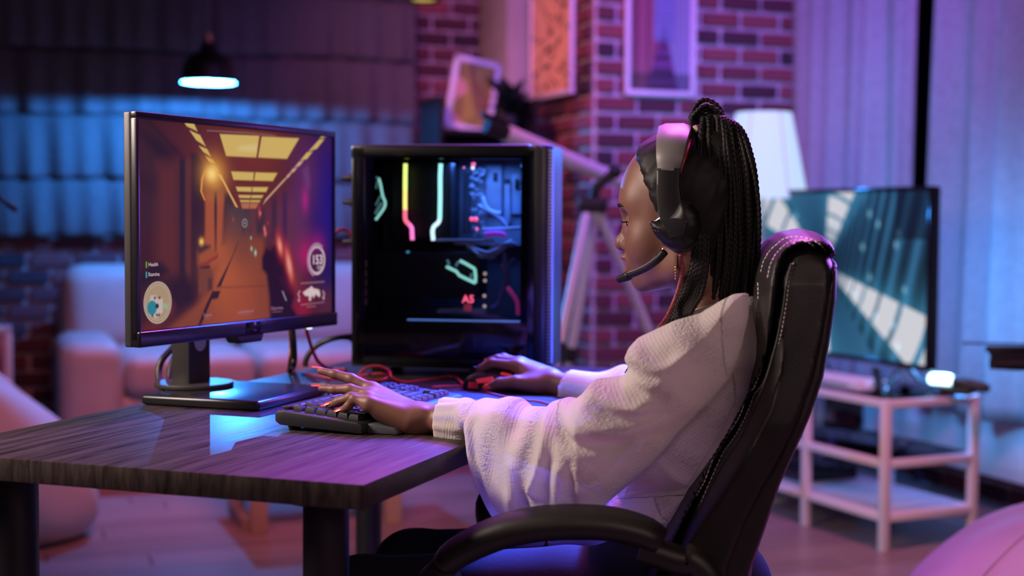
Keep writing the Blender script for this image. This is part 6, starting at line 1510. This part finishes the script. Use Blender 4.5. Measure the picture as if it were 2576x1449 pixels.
part('piping', MB().tube([(q[0], .2405 if q[1] < .98 else .2405 - (q[1] - .98) * .4, q[1]) for q in cps([tuple(p) for p in spline([(1991, 664), (1979, 705), (1971, 762), (1959, 832), (1944, 890), (1926, 950), (1902, 1010), (1864, 1090), (1810, 1178), (1748, 1294)], 60)], CL)], .0022, 6), M_leather, ch, 180)
# armrests
arm_px = [(1118, 1425), (1140, 1398), (1200, 1363), (1280, 1332), (1370, 1316), (1450, 1313), (1540, 1318), (1620, 1338), (1662, 1362)]
AL = .285
for s in (1, -1):
    P = [np.array([q[0], s * AL, q[1]]) for q in cps([tuple(p) for p in spline(arm_px, 30)], AL)]
    rr = [(.026 + .012 * math.sin(math.pi * i / 29) ** .5) for i in range(30)]; rings = []
    for i, p in enumerate(P):
        t = np.array(P[min(i + 1, 29)]) - np.array(P[max(i - 1, 0)]); t /= np.linalg.norm(t); nn = np.array([-t[2], 0, t[0]]); hh = .0225 * (.55 + .45 * math.sin(math.pi * min(1, max(0, (i + 1.5) / 32))) ** .4)
        rings.append([p + nn * hh * b + np.array([0, 1, 0]) * a * rr[i] for a, b in [(math.cos(x) * (1 if abs(math.cos(x)) < .9 else .97), math.sin(x)) for x in np.linspace(0, 2 * math.pi, 17)[:-1]]])
    ar = part('armrest', MB().loft(rings), M_leather, ch, 60)
    fr = spline([P[28] + [0.02, 0, -.012], P[29] + [-.03, 0, -.025], cp(1735, 1405, AL) * [1, s, 1], cp(1785, 1450, AL) * [1, s, 1], cp(1800, 1530, AL) * [1, s, 1], cp(1750, 1620, AL) * [1, s, 1]], 20)
    part('arm_bracket', MB().tube(fr, .019, 10), M_leather, ar, 60)
    fr = spline([P[2] + [0, 0, -.006], P[0] + [.006, 0, -.012], cp(1075, 1490, AL) * [1, s, 1], cp(1100, 1580, AL) * [1, s, 1], cp(1240, 1665, AL) * [1, s, 1], cp(1420, 1690, AL) * [1, s, 1]], 24)
    part('arm_bracket', MB().tube(fr, .022, 10), M_leather, ar, 60)
# seat, mechanism and base
part('seat', MB().box((-.14, 0, .385), (.50, .51, .10), .045, 6), M_leather, ch, 60)
part('seat_pan', MB().box((-.15, 0, .325), (.40, .56, .025), .008), M_black, ch)
part('gas_lift', MB().cyl((-.16, 0, .09), (-.16, 0, .32), .025, 20), M_black, ch)
sb = MB()
bs = part('star_base', MB().lathe([(.045, .075), (.045, .115), (.03, .125)], 20, c=(-.16, 0, 0)), M_black, ch)
for k in range(5):
    a = 2 * math.pi * k / 5 + .62; e = np.array([-.16 + .27 * math.cos(a), .27 * math.sin(a), .075])
    part('spoke', MB().tube([(-.16 + .03 * math.cos(a), .03 * math.sin(a), .098), e], [.022, .014], 8), M_black, bs)
    part('caster', MB().tube([e + [-.012 * math.sin(a), .012 * math.cos(a), -.0455], e + [.012 * math.sin(a), -.012 * math.cos(a), -.0455]], .0285, 16).cyl(e + [0, 0, -.05], e + [0, 0, 0], .007, 8), M_black, bs)
